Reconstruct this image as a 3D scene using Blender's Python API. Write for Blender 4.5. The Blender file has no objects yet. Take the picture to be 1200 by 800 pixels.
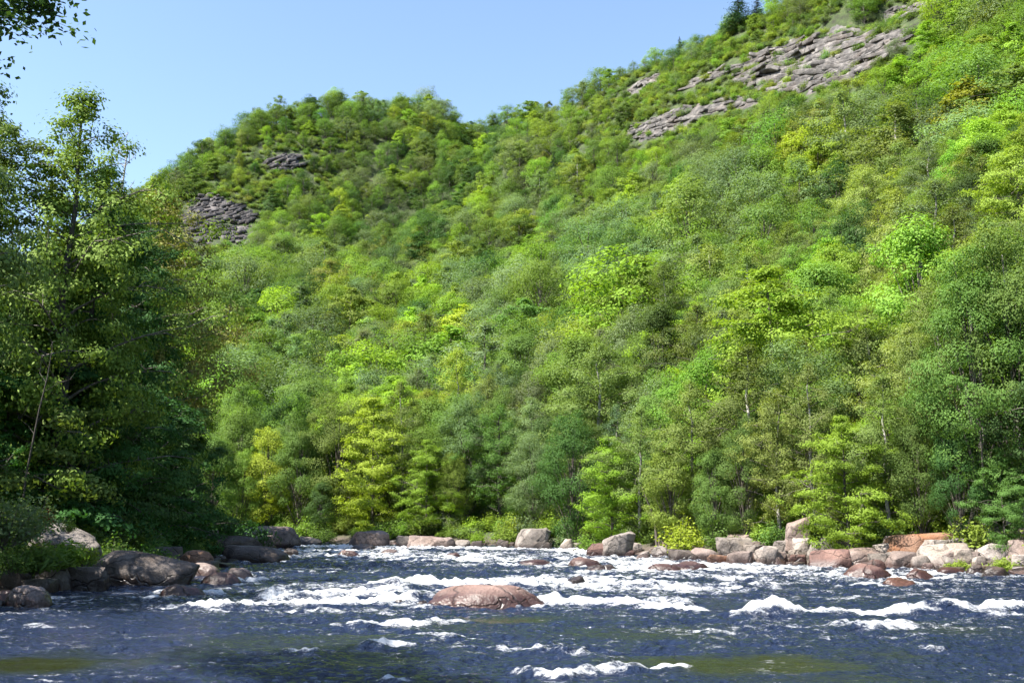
import bpy, math, random
import numpy as np

SEED = 7
rng = np.random.default_rng(SEED)
random.seed(SEED)
sc = bpy.context.scene
COL = sc.collection
R_ = math.radians

# ------------------------------------------------------------------ camera
FPX, PU, PV = 1166.7, 600.0, 400.0
CAM_Z, PITCH = 2.5, R_(10.1)
cp, sp = math.cos(PITCH), math.sin(PITCH)


def ray(u, v):
    x = (u - PU) / FPX
    y = (PV - v) / FPX
    return np.array([x, cp - sp * y, sp + cp * y])


def on_plane(u, v, z=0.0):
    d = ray(u, v)
    t = (z - CAM_Z) / d[2]
    return np.array([0, 0, CAM_Z]) + d * t


def at_depth(u, v, Y):
    d = ray(u, v)
    return np.array([0, 0, CAM_Z]) + d * (Y / d[1])


def project(x, y, z):
    z = z - CAM_Z
    f = y * cp + z * sp
    f = np.where(np.abs(f) < 1e-6, 1e-6, f)
    up = -y * sp + z * cp
    return PU + FPX * x / f, PV - FPX * up / f, f


# ------------------------------------------------------------------ noise
def _h(ix, iy, iz, seed):
    h = (ix.astype(np.int64) * 374761393 + iy.astype(np.int64) * 668265263 + iz.astype(np.int64) * 2147483647 + seed * 974711) & 0xFFFFFFFF
    h = ((h ^ (h >> 13)) * 1274126177) & 0xFFFFFFFF
    h = ((h ^ (h >> 16)) * 2246822519) & 0xFFFFFFFF
    return ((h ^ (h >> 15)) & 0xFFFFFF) / float(0xFFFFFF)


def vnoise(x, y, z=None, seed=0):
    x = np.asarray(x, float); y = np.asarray(y, float)
    z = np.zeros_like(x) if z is None else np.asarray(z, float)
    ix, iy, iz = np.floor(x), np.floor(y), np.floor(z)
    fx, fy, fz = x - ix, y - iy, z - iz
    fx = fx * fx * fx * (fx * (fx * 6 - 15) + 10); fy = fy * fy * fy * (fy * (fy * 6 - 15) + 10); fz = fz * fz * fz * (fz * (fz * 6 - 15) + 10)
    r = 0
    for a in (0, 1):
        wx = fx if a else 1 - fx
        for b in (0, 1):
            wy = fy if b else 1 - fy
            for c in (0, 1):
                wz = fz if c else 1 - fz
                r = r + wx * wy * wz * _h(ix + a, iy + b, iz + c, seed)
    return r * 2 - 1


def vnoise2(x, y, seed=0):
    x = np.asarray(x, float); y = np.asarray(y, float)
    ix, iy = np.floor(x), np.floor(y)
    fx, fy = x - ix, y - iy
    fx = fx * fx * (3 - 2 * fx); fy = fy * fy * (3 - 2 * fy)
    o = np.zeros_like(x)
    r = 0
    for a in (0, 1):
        wx = fx if a else 1 - fx
        for b in (0, 1):
            wy = fy if b else 1 - fy
            r = r + wx * wy * _h(ix + a, iy + b, o, seed)
    return r * 2 - 1


def fbm(x, y, z=None, oct=4, seed=0, gain=.5, lac=2.03):
    a, s, r = 1.0, 0.0, 0
    for i in range(oct):
        n = vnoise2(x, y, seed + i * 17) if z is None else vnoise(x, y, z, seed + i * 17)
        r = r + a * n; s += a
        x = x * lac + 3.1; y = y * lac + 7.7
        if z is not None: z = z * lac + 1.3
        a *= gain
    return r / s


def sstep(a, b, x):
    t = np.clip((x - a) / (b - a), 0, 1)
    return t * t * (3 - 2 * t)


# ------------------------------------------------------------------ mesh helpers
def mesh_from(name, verts, faces, mats=(), smooth=False, mat_idx=None):
    """faces: an (n,k) int array or a list of such arrays with different k."""
    me = bpy.data.meshes.new(name)
    verts = np.ascontiguousarray(verts, dtype=np.float32)
    if not isinstance(faces, (list, tuple)):
        faces = [faces]
    faces = [np.asarray(f, dtype=np.int32) for f in faces if len(f)]
    me.vertices.add(len(verts))
    me.vertices.foreach_set('co', verts.ravel())
    if faces:
        loops = np.concatenate([f.ravel() for f in faces])
        starts, o = [], 0
        for f in faces:
            n, k = f.shape
            starts.append(o + np.arange(n, dtype=np.int32) * k)
            o += n * k
        starts = np.concatenate(starts)
        me.loops.add(len(loops)); me.loops.foreach_set('vertex_index', loops)
        me.polygons.add(len(starts)); me.polygons.foreach_set('loop_start', starts.astype(np.int32))
        if smooth:
            me.polygons.foreach_set('use_smooth', np.ones(len(starts), dtype=bool))
        if mat_idx is not None:
            me.polygons.foreach_set('material_index', np.asarray(mat_idx, dtype=np.int32))
    for m in mats:
        me.materials.append(m)
    me.update(calc_edges=True)
    return me


def grid_faces(nr, nc):
    i = np.arange(nr - 1)[:, None] * nc + np.arange(nc - 1)[None, :]
    return np.stack([i, i + 1, i + nc + 1, i + nc], -1).reshape(-1, 4)


def link(name, me, parent=None, loc=None, rotz=None, scale=None):
    o = bpy.data.objects.new(name, me)
    COL.objects.link(o)
    if parent is not None: o.parent = parent
    if loc is not None: o.location = loc
    if rotz is not None: o.rotation_euler = (0, 0, rotz)
    if scale is not None: o.scale = scale
    return o


def tag(o, label=None, cat=None, group=None, kind=None):
    if label: o['label'] = label
    if cat: o['category'] = cat
    if group: o['group'] = group
    if kind: o['kind'] = kind
    return o


def tube(pts, rad, sides=6):
    pts = np.asarray(pts, float); rad = np.asarray(rad, float)
    n = len(pts)
    t = np.gradient(pts, axis=0)
    t /= np.linalg.norm(t, axis=1)[:, None] + 1e-9
    ref = np.array([0.31, 0.95, 0.05])
    a = np.cross(t, ref); a /= np.linalg.norm(a, axis=1)[:, None] + 1e-9
    b = np.cross(t, a)
    ang = np.arange(sides) / sides * 2 * math.pi
    v = pts[:, None, :] + rad[:, None, None] * (a[:, None, :] * np.cos(ang)[None, :, None] + b[:, None, :] * np.sin(ang)[None, :, None])
    i = np.arange(n - 1)[:, None] * sides
    j = np.arange(sides)[None, :]
    k = (j + 1) % sides
    f = np.stack([i + j, i + k, i + sides + k, i + sides + j], -1).reshape(-1, 4)
    return v.reshape(-1, 3), f


class Acc:
    def __init__(s): s.v, s.f, s.n = [], [], 0
    def add(s, v, f):
        s.v.append(v); s.f.append(f + s.n); s.n += len(v)
    def get(s): return np.concatenate(s.v), np.concatenate(s.f)


# ------------------------------------------------------------------ materials
def new_mat(name):
    m = bpy.data.materials.new(name); m.use_nodes = True
    nt = m.node_tree; nt.nodes.clear()
    out = nt.nodes.new('ShaderNodeOutputMaterial')
    return m, nt, out


def N(nt, t, **kw):
    n = nt.nodes.new('ShaderNode' + t)
    for k, v in kw.items():
        if k.startswith('i_'): n.inputs[k[2:].replace('_', ' ')].default_value = v
        else: setattr(n, k, v)
    return n


def ramp(nt, stops, interp='LINEAR'):
    r = N(nt, 'ValToRGB'); cr = r.color_ramp; cr.interpolation = interp
    while len(cr.elements) < len(stops): cr.elements.new(0.5)
    for e, (p, c) in zip(cr.elements, stops):
        e.position = p; e.color = (*c, 1) if len(c) == 3 else c
    return r


def mixrgb(nt, a, b, fac, blend='MIX'):
    m = N(nt, 'Mix', data_type='RGBA', blend_type=blend)
    L = nt.links.new
    for sock, val in ((m.inputs[0], fac), (m.inputs[6], a), (m.inputs[7], b)):
        if hasattr(val, 'is_linked'): L(val, sock)
        elif isinstance(val, (int, float)): sock.default_value = val
        else: sock.default_value = (*val, 1)
    return m.outputs[2]


def mathn(nt, op, a, b=None, clamp=False):
    m = N(nt, 'Math', operation=op); m.use_clamp = clamp
    for i, val in enumerate((a, b)):
        if val is None: continue
        if hasattr(val, 'is_linked'): nt.links.new(val, m.inputs[i])
        else: m.inputs[i].default_value = val
    return m.outputs[0]


def foliage_material(name, transl=.42, spread=.13):
    m, nt, out = new_mat(name); L = nt.links.new
    at = N(nt, 'Attribute', attribute_name='tint', attribute_type='INSTANCER')
    oi = N(nt, 'ObjectInfo')
    geo = N(nt, 'NewGeometry')
    hsv = N(nt, 'HueSaturation')
    L(at.outputs['Color'], hsv.inputs['Color'])
    hue = N(nt, 'MapRange'); hue.inputs['To Min'].default_value = .492; hue.inputs['To Max'].default_value = .505
    L(oi.outputs['Random'], hue.inputs['Value']); L(hue.outputs[0], hsv.inputs['Hue'])
    v1 = N(nt, 'MapRange'); v1.inputs['To Min'].default_value = 1 - spread; v1.inputs['To Max'].default_value = 1 + spread
    L(geo.outputs['Random Per Island'], v1.inputs['Value'])
    L(v1.outputs[0], hsv.inputs['Value'])
    tr = mixrgb(nt, hsv.outputs['Color'], (1.22, 1.25, .5), 1.0, 'MULTIPLY')
    d = N(nt, 'BsdfPrincipled'); d.inputs['Roughness'].default_value = .7
    d.inputs['Specular IOR Level'].default_value = .18
    t = N(nt, 'BsdfTranslucent')
    L(hsv.outputs['Color'], d.inputs['Base Color']); L(tr, t.inputs['Color'])
    mx = N(nt, 'MixShader'); mx.inputs[0].default_value = transl
    L(d.outputs[0], mx.inputs[1]); L(t.outputs[0], mx.inputs[2]); L(mx.outputs[0], out.inputs['Surface'])
    return m


def bark_material(name, c0, c1, scale=3.0):
    m, nt, out = new_mat(name); L = nt.links.new
    tc = N(nt, 'TexCoord'); mp = N(nt, 'Mapping'); mp.inputs['Scale'].default_value = (scale * 2, scale * 2, scale * .5)
    L(tc.outputs['Object'], mp.inputs[0])
    n = N(nt, 'TexNoise'); n.inputs['Scale'].default_value = 1.5; n.inputs['Detail'].default_value = 5
    L(mp.outputs[0], n.inputs['Vector'])
    r = ramp(nt, [(.35, c0), (.65, c1)]); L(n.outputs[0], r.inputs[0])
    b = N(nt, 'BsdfPrincipled'); b.inputs['Roughness'].default_value = .85
    L(r.outputs[0], b.inputs['Base Color'])
    bp = N(nt, 'Bump'); bp.inputs['Strength'].default_value = .5; bp.inputs['Distance'].default_value = .03
    L(n.outputs[0], bp.inputs['Height']); L(bp.outputs[0], b.inputs['Normal'])
    L(b.outputs[0], out.inputs['Surface'])
    return m


def rock_material(name, cols, speck=.35, wet=True, strata=0.0, scale=1.0):
    """cols: dark, mid, light, stain."""
    m, nt, out = new_mat(name); L = nt.links.new
    tc = N(nt, 'TexCoord'); geo = N(nt, 'NewGeometry'); oi = N(nt, 'ObjectInfo')
    off = N(nt, 'VectorMath', operation='ADD')
    sc3 = N(nt, 'VectorMath', operation='SCALE'); sc3.inputs['Scale'].default_value = 37.0
    cmb = N(nt, 'CombineXYZ')
    for i in range(3): L(oi.outputs['Random'], cmb.inputs[i])
    L(cmb.outputs[0], sc3.inputs[0]); L(geo.outputs['Position'], off.inputs[0]); L(sc3.outputs[0], off.inputs[1])
    P = off.outputs[0]
    n1 = N(nt, 'TexNoise'); n1.inputs['Scale'].default_value = .9 * scale; n1.inputs['Detail'].default_value = 8; n1.inputs['Roughness'].default_value = .62
    L(P, n1.inputs['Vector'])
    r = ramp(nt, [(.3, cols[0]), (.5, cols[1]), (.72, cols[2])]); L(n1.outputs[0], r.inputs[0])
    c = r.outputs[0]
    # per-boulder value shift
    hs = N(nt, 'HueSaturation')
    vr = N(nt, 'MapRange'); vr.inputs['To Min'].default_value = .85; vr.inputs['To Max'].default_value = 1.12
    L(oi.outputs['Random'], vr.inputs['Value']); L(vr.outputs[0], hs.inputs['Value']); L(c, hs.inputs['Color'])
    c = hs.outputs[0]
    # iron / lichen stains
    n2 = N(nt, 'TexNoise'); n2.inputs['Scale'].default_value = .55 * scale; n2.inputs['Detail'].default_value = 6
    mp = N(nt, 'Mapping'); mp.inputs['Location'].default_value = (9, 4, 2); L(P, mp.inputs[0]); L(mp.outputs[0], n2.inputs['Vector'])
    r2 = ramp(nt, [(.5, (0, 0, 0)), (.68, (1, 1, 1))]); L(n2.outputs[0], r2.inputs[0])
    f2 = mathn(nt, 'MULTIPLY', r2.outputs[0], .3 if strata else .55)
    c = mixrgb(nt, c, cols[3], f2)
    # crystal speckle
    n3 = N(nt, 'TexNoise'); n3.inputs['Scale'].default_value = 14 * scale; n3.inputs['Detail'].default_value = 4; L(P, n3.inputs['Vector'])
    r3 = ramp(nt, [(.3, (1 - speck,) * 3), (.7, (1 + speck * .6,) * 3)]); L(n3.outputs[0], r3.inputs[0])
    c = mixrgb(nt, c, r3.outputs[0], 1.0, 'MULTIPLY')
    # cracks
    vo = N(nt, 'TexVoronoi', feature='DISTANCE_TO_EDGE'); vo.inputs['Scale'].default_value = .75 * scale
    wv = N(nt, 'TexNoise'); wv.inputs['Scale'].default_value = 2.0 * scale; L(P, wv.inputs['Vector'])
    wadd = N(nt, 'VectorMath', operation='ADD'); wsc = N(nt, 'VectorMath', operation='SCALE'); wsc.inputs['Scale'].default_value = .7 / scale
    L(wv.outputs['Color'], wsc.inputs[0]); L(P, wadd.inputs[0]); L(wsc.outputs[0], wadd.inputs[1])
    mp2 = N(nt, 'Mapping'); mp2.inputs['Scale'].default_value = (.7, .7, 1.5) if not strata else (.25, .25, 1.6); mp2.inputs['Rotation'].default_value = (.2, .35, 0)
    L(wadd.outputs[0], mp2.inputs[0]); L(mp2.outputs[0], vo.inputs['Vector'])
    r4 = ramp(nt, [(0, (.25,) * 3), (.035, (1, 1, 1))]); L(vo.outputs[0], r4.inputs[0])
    c = mixrgb(nt, c, r4.outputs[0], .75, 'MULTIPLY')
    rough = .8
    b = N(nt, 'BsdfPrincipled')
    if wet:
        sep = N(nt, 'SeparateXYZ'); L(geo.outputs['Position'], sep.inputs[0])
        wn = mathn(nt, 'MULTIPLY', n1.outputs[0], .35)
        h = mathn(nt, 'SUBTRACT', sep.outputs[2], wn)
        wr = ramp(nt, [(.08, (0, 0, 0)), (.36, (1, 1, 1))]); L(h, wr.inputs[0])
        dark = mixrgb(nt, c, (.36, .30, .29), 1.0, 'MULTIPLY')
        c = mixrgb(nt, dark, c, wr.outputs[0])
        rr = N(nt, 'MapRange'); rr.inputs['To Min'].default_value = .3; rr.inputs['To Max'].default_value = .82
        L(wr.outputs[0], rr.inputs['Value']); L(rr.outputs[0], b.inputs['Roughness'])
    else:
        b.inputs['Roughness'].default_value = rough
    L(c, b.inputs['Base Color'])
    hsum = mathn(nt, 'ADD', mathn(nt, 'MULTIPLY', n1.outputs[0], 1.0), mathn(nt, 'MULTIPLY', r4.outputs[0], .25))
    hsum = mathn(nt, 'ADD', hsum, mathn(nt, 'MULTIPLY', n3.outputs[0], .12))
    bp = N(nt, 'Bump'); bp.inputs['Strength'].default_value = .8; bp.inputs['Distance'].default_value = .22 / scale
    L(hsum, bp.inputs['Height']); L(bp.outputs[0], b.inputs['Normal'])
    L(b.outputs[0], out.inputs['Surface'])
    return m


M = {}
M['leaf'] = foliage_material('leaf_green')
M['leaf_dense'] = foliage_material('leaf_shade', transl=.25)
M['bark'] = bark_material('bark_grey_brown', (.045, .036, .028), (.13, .11, .09))
M['bark_pale'] = bark_material('bark_pale', (.14, .125, .105), (.36, .34, .30), 2.0)
M['bark_dark'] = bark_material('bark_dark', (.02, .017, .014), (.06, .05, .042))
M['rock_pink'] = rock_material('granite_pink', [(.085, .062, .054), (.185, .138, .118), (.28, .22, .195), (.17, .11, .08)])
M['rock_rose'] = rock_material('granite_rose', [(.085, .048, .038), (.185, .112, .09), (.26, .175, .145), (.15, .085, .06)])
M['rock_grey'] = rock_material('granite_grey', [(.07, .06, .053), (.165, .14, .122), (.26, .225, .20), (.15, .115, .085)])
M['rock_red'] = rock_material('granite_red', [(.05, .026, .02), (.115, .06, .047), (.19, .11, .085), (.08, .035, .025)])
M['rock_orange'] = rock_material('granite_orange', [(.08, .045, .028), (.19, .10, .06), (.27, .165, .11), (.28, .10, .03)])
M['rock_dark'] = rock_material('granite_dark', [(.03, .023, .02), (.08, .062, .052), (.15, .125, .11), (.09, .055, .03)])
M['rock_pale'] = rock_material('granite_pale', [(.12, .10, .085), (.27, .225, .195), (.37, .325, .29), (.25, .19, .14)])
M['cliff_dark'] = rock_material('cliff_dark', [(.018, .016, .016), (.068, .06, .06), (.19, .168, .16), (.11, .075, .058)], wet=False, strata=1.0, scale=.42)
M['cliff'] = rock_material('cliff_grey', [(.020, .017, .016), (.085, .076, .071), (.235, .212, .195), (.13, .09, .065)], wet=False, strata=1.0, scale=.42)

# ------------------------------------------------------------------ river and terrain
LEFT_PX = [(0, 714), (60, 694), (125, 689), (210, 684), (262, 664), (300, 648), (332, 639)]
RIGHT_PX = [(1200, 673), (1000, 667), (900, 661), (800, 656), (700, 650), (640, 642), (520, 640), (400, 638), (335, 636.5)]
left_b = [(-7.0, -60), (-7.0, 0), (-8.0, 9), (-9.6, 14), (-12.6, 20)] + [tuple(on_plane(*p)[:2]) for p in LEFT_PX] + [(-34, 101), (-60, 104), (-140, 112)]
right_b = [(40, -60), (34, 0), (30, 25)] + [tuple(on_plane(*p)[:2]) for p in RIGHT_PX] + [(-45, 119), (-80, 124), (-140, 132)]
RIVER = np.array(left_b + right_b[::-1])


def poly_sd(px, py, poly):
    """signed distance, negative inside."""
    px = np.asarray(px, float); py = np.asarray(py, float)
    d = np.full(px.shape, 1e18); inside = np.zeros(px.shape, bool)
    n = len(poly)
    for i in range(n):
        ax, ay = poly[i]; bx, by = poly[(i + 1) % n]
        ex, ey = bx - ax, by - ay
        t = np.clip(((px - ax) * ex + (py - ay) * ey) / (ex * ex + ey * ey + 1e-12), 0, 1)
        d = np.minimum(d, (px - ax - t * ex) ** 2 + (py - ay - t * ey) ** 2)
        c = (ay > py) != (by > py)
        xi = ax + (py - ay) / (by - ay + 1e-12) * ex
        inside ^= c & (px < xi)
    d = np.sqrt(d)
    return np.where(inside, -d, d)


# (u, v of the canopy, depth, tree height)
HILL = [
    (1100, 100, 185, 11), (1200, 100, 165, 11), (1000, 20, 270, 8), (1100, -40, 250, 9), (1200, -110, 250, 9), (1000, -70, 300, 8), (870, 8, 345, 7), (940, 60, 300, 3),
    (1040, 45, 280, 3), (800, 120, 330, 4), (740, 80, 410, 3), (680, 103, 435, 5), (797, 60, 378, 2.5), (770, 70, 394, 2.5), (838, 36, 358, 3), (620, 128, 470, 8), (900, 300, 150, 12), (1100, 300, 98, 12), (1200, 300, 85, 12),
    (1000, 300, 122, 12), (800, 300, 195, 12), (700, 300, 265, 12), (600, 300, 330, 12), (530, 300, 350, 12), (800, 180, 275, 9), (900, 180, 230, 9), (1000, 180, 190, 10),
    (1100, 200, 140, 11), (700, 190, 350, 9), (620, 200, 410, 10), (500, 330, 300, 12), (450, 400, 210, 12), (300, 400, 205, 12), (600, 400, 195, 12), (700, 400, 160, 12),
    (800, 400, 122, 12), (380, 330, 290, 12), (300, 330, 275, 12), (200, 340, 270, 12), (520, 400, 205, 12),
    (400, 113, 540, 10), (330, 124, 530, 10), (290, 140, 515, 10), (250, 166, 495, 10), (180, 208, 460, 10), (100, 280, 440, 10), (0, 340, 430, 10), (520, 124, 580, 10), (600, 127, 620, 10),
    (300, 220, 450, 7), (420, 220, 470, 10), (490, 262, 455, 10), (250, 270, 400, 6), (380, 285, 400, 10), (440, 290, 410, 10), (260, 310, 350, 8),
    (1350, 100, 140, 11), (1350, -150, 220, 9), (1400, 300, 72, 12), (1500, 0, 150, 10),
]
ctrl = []
for u, v, Y, th in HILL:
    p = at_depth(u, v, Y); ctrl.append((p[0], p[1], p[2] - th))
for i in (6, 10, 15, 40, 42, 44, 46, 47, 48):      # the far side of the ridges falls away
    x, y, z = ctrl[i]; ctrl.append((x * 1.28, y * 1.28, z - .17 * y))
for x, y in right_b[1:]: ctrl.append((x + 4, y + 2, 2.2))
for x, y in ((12, 75), (20, 58), (-10, 122), (-40, 130), (-80, 140), (36, 48), (44, 20), (46, -40)): ctrl.append((x + 3, y + 3, 4.0))
for x, y, z in ((-25, 30, 2.5), (-24, 60, 2.4), (-40, 60, 5), (-60, 30, 7), (-60, 90, 5), (-120, 150, 10), (-120, 60, 14), (-14, 0, 2.5), (-16, -40, 3), (-40, 0, 6), (-200, 250, 25),
                (-200, 100, 25), (70, 20, 22), (80, -40, 25), (-30, 92, 2.4), (-45, 95, 3)): ctrl.append((x, y, z))
ctrl = np.array(ctrl)


def _rbf_fit(c):
    n = len(c)
    D = np.sqrt(((c[:, None, :2] - c[None, :, :2]) ** 2).sum(-1) + 4.0)
    A = np.zeros((n + 3, n + 3)); A[:n, :n] = D + np.eye(n) * -.6
    A[:n, n] = 1; A[:n, n + 1:] = c[:, :2]; A[n, :n] = 1; A[n + 1:, :n] = c[:, :2].T
    b = np.zeros(n + 3); b[:n] = c[:, 2]
    return np.linalg.solve(A, b)


_W = _rbf_fit(ctrl)


def terrain(x, y):
    x = np.asarray(x, float); y = np.asarray(y, float); sh = x.shape
    X = x.ravel(); Yv = y.ravel()
    hz = np.empty_like(X)
    for s in range(0, len(X), 20000):
        xs, ys = X[s:s + 20000], Yv[s:s + 20000]
        D = np.sqrt((xs[:, None] - ctrl[None, :, 0]) ** 2 + (ys[:, None] - ctrl[None, :, 1]) ** 2 + 4.0)
        hz[s:s + 20000] = D @ _W[:len(ctrl)] + _W[len(ctrl)] + _W[len(ctrl) + 1] * xs + _W[len(ctrl) + 2] * ys
    sd = poly_sd(X, Yv, RIVER)
    rough = fbm(X / 38, Yv / 38, oct=4, seed=5)
    hz = np.maximum(hz, 1.2) + rough * 3.2 * sstep(15, 70, sd)
    small = fbm(X / 2.6, Yv / 2.6, oct=3, seed=9)
    bank = -.06 + 2.1 * (1 - np.exp(-np.maximum(sd - 1.6, 0) / 5.5)) + small * .25 * sstep(1, 4, sd)
    w = sstep(4, 26, sd)
    land = bank * (1 - w) + hz * w
    bed = -.12 - 1.5 * (1 - np.exp(np.minimum(sd, 0) / 5.0)) + small * .08
    z = np.where(sd > 0, land, bed)
    return z.reshape(sh)


def hit(u, v, t0=20.0, t1=900.0):
    """where the sight line through a photo point meets the ground."""
    d = ray(u, v); d = d / d[1]
    t = np.linspace(t0, t1, 1800)
    z = terrain(d[0] * t, t)
    below = (CAM_Z + d[2] * t) < z
    if not below.any() or t[int(np.argmax(below))] > 640: return hit(u, v + 4, t0, t1)
    k = int(np.argmax(below))
    return np.array([d[0] * t[k], t[k], z[k]])


def axis(lo, hi, segs):
    out = [lo]
    for end, step in segs:
        n = max(1, int(round((end - out[-1]) / step)))
        out += list(np.linspace(out[-1], end, n + 1)[1:])
    return np.array(out)


gx = axis(-900, 900, [(-300, 30), (-90, 6), (-34, 1.6), (48, .8), (120, 3), (420, 6), (900, 30)])
gy = axis(-120, 1300, [(0, 6), (20, 1.6), (128, .9), (200, 3), (640, 6), (1300, 30)])
GX, GY = np.meshgrid(gx, gy)
GZ = terrain(GX, GY)


def ground_material():
    m, nt, out = new_mat('forest_floor'); L = nt.links.new
    geo = N(nt, 'NewGeometry')
    n1 = N(nt, 'TexNoise'); n1.inputs['Scale'].default_value = .35; n1.inputs['Detail'].default_value = 9; L(geo.outputs['Position'], n1.inputs['Vector'])
    r = ramp(nt, [(.3, (.02, .018, .01)), (.45, (.035, .05, .014)), (.6, (.05, .075, .018)), (.75, (.1, .085, .05))]); L(n1.outputs[0], r.inputs[0])
    n2 = N(nt, 'TexNoise'); n2.inputs['Scale'].default_value = 6; n2.inputs['Detail'].default_value = 6; L(geo.outputs['Position'], n2.inputs['Vector'])
    r2 = ramp(nt, [(.3, (.5,) * 3), (.7, (1.3,) * 3)]); L(n2.outputs[0], r2.inputs[0])
    c = mixrgb(nt, r.outputs[0], r2.outputs[0], 1.0, 'MULTIPLY')
    # gravelly strip by the water
    sep = N(nt, 'SeparateXYZ'); L(geo.outputs['Position'], sep.inputs[0])
    h = mathn(nt, 'ADD', sep.outputs[2], mathn(nt, 'MULTIPLY', n1.outputs[0], -.7))
    wr = ramp(nt, [(.05, (1, 1, 1)), (.6, (0, 0, 0))]); L(h, wr.inputs[0])
    c = mixrgb(nt, c, (.085, .066, .052), wr.outputs[0])
    b = N(nt, 'BsdfPrincipled'); b.inputs['Roughness'].default_value = .95; L(c, b.inputs['Base Color'])
    bp = N(nt, 'Bump'); bp.inputs['Strength'].default_value = .8; bp.inputs['Distance'].default_value = .3
    L(n2.outputs[0], bp.inputs['Height']); L(bp.outputs[0], b.inputs['Normal'])
    L(b.outputs[0], out.inputs['Surface'])
    return m


M['ground'] = ground_material()
me = mesh_from('terrain', np.stack([GX, GY, GZ], -1).reshape(-1, 3), grid_faces(*GX.shape), [M['ground']], smooth=True)
tag(link('terrain', me), 'steep forested gorge sides and river bed', kind='structure')

# ------------------------------------------------------------------ water
FOAM = [
    ([(430, 650), (650, 654), (900, 668)], 9.0, .80, 0),
    ([(450, 688), (640, 688), (820, 690)], 3.2, .72, 0),
    ([(840, 735), (1100, 735)], 1.8, .5, 0),
    ([(200, 712), (430, 716)], 1.6, .55, 0),
    # photo polylines: points, half width across (m), strength, crest height
    ([(335, 640.5), (420, 642), (520, 643), (640, 645), (690, 648)], 3.2, 1.15, .10),
    ([(345, 646), (400, 647), (480, 649), (560, 650)], 2.2, .9, .10),
    ([(430, 655), (520, 657), (640, 659), (700, 658)], 2.0, .95, .12),
    ([(340, 655), (400, 659)], 1.2, .6, .08),
    ([(440, 663), (560, 665), (640, 668)], 1.0, .62, .10),
    ([(462, 692), (500, 690), (560, 690), (610, 690)], 1.1, 1.25, .36),
    ([(590, 684), (650, 685), (700, 684), (760, 688)], 1.15, 1.15, .16),
    ([(620, 678), (700, 677), (800, 680), (880, 678)], .9, .8, .1),
    ([(700, 672), (790, 673), (900, 672), (1000, 673)], 1.0, .75, .1),
    ([(770, 662), (850, 664), (960, 668), (1000, 671)], 1.1, .8, .08),
    ([(760, 689), (860, 688), (950, 685), (1010, 687)], .5, .95, .12),
    ([(1040, 687), (1075, 688)], .35, .8, .06),
    ([(1075, 681), (1140, 682), (1215, 680)], .55, .7, .08),
    ([(1000, 690), (1100, 693), (1215, 690)], .5, .45, .06),
    ([(262, 712), (320, 711), (400, 709), (470, 708)], .85, 1.3, .16),
    ([(330, 703), (360, 702), (390, 702), (440, 702)], .75, 1.1, .34),
    ([(190, 702), (260, 706), (330, 704)], .7, .5, .06),
    ([(450, 693), (480, 702)], .8, .9, .08),
    ([(640, 708), (700, 707), (760, 711), (800, 716)], .7, 1.2, .12),
    ([(768, 708), (785, 707), (800, 708)], .4, .9, .26),
    ([(866, 722), (890, 720), (930, 719), (990, 718), (1050, 718)], .36, 1.2, .16),
    ([(893, 719), (912, 719)], .4, 1.2, .34),
    ([(1090, 717), (1120, 717)], .45, 1.2, .24),
    ([(1165, 715), (1215, 712)], .4, 1.1, .16),
    ([(1050, 718), (1100, 717), (1150, 716), (1220, 713)], .36, 1.15, .16),
    ([(1150, 722), (1220, 724)], .35, .7, .05),
    ([(990, 733), (1020, 736), (1050, 733)], .5, .8, .1),
    ([(1020, 745), (1065, 748)], .3, .6, .06),
    ([(1080, 758), (1110, 762)], .28, .65, .04),
    ([(420, 733), (480, 733), (530, 729)], .33, 1.0, .06),
    ([(440, 757), (500, 752), (545, 748)], .3, .9, .05),
    ([(500, 742), (540, 747)], .25, .8, .04),
    ([(610, 788), (650, 793), (700, 786), (760, 784), (795, 782)], .17, 1.25, .07),
    ([(600, 760), (650, 764), (690, 768)], .25, .6, .04),
    ([(720, 772), (700, 778)], .2, .6, .03),
    ([(40, 732), (70, 735), (95, 733)], .22, 1.0, .05),
    ([(0, 720), (60, 716), (140, 715)], .35, .55, .04),
    ([(60, 702), (110, 703)], .3, .8, .04),
    ([(340, 762), (365, 765)], .12, .9, .03),
    ([(455, 797), (475, 799)], .1, .9, .03),
]
SMOOTH = [  # slick tongues: ground ellipses given by photo centre, half width px, half height px
    (880, 777, 170, 12), (430, 772, 60, 9), (60, 776, 120, 13), (220, 764, 70, 8), (330, 752, 110, 9), (1010, 796, 140, 7), (760, 742, 120, 8), (520, 735, 60, 5), (1130, 738, 80, 6), (600, 726, 60, 4), (420, 745, 60, 5), (1050, 765, 60, 6),
]


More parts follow.
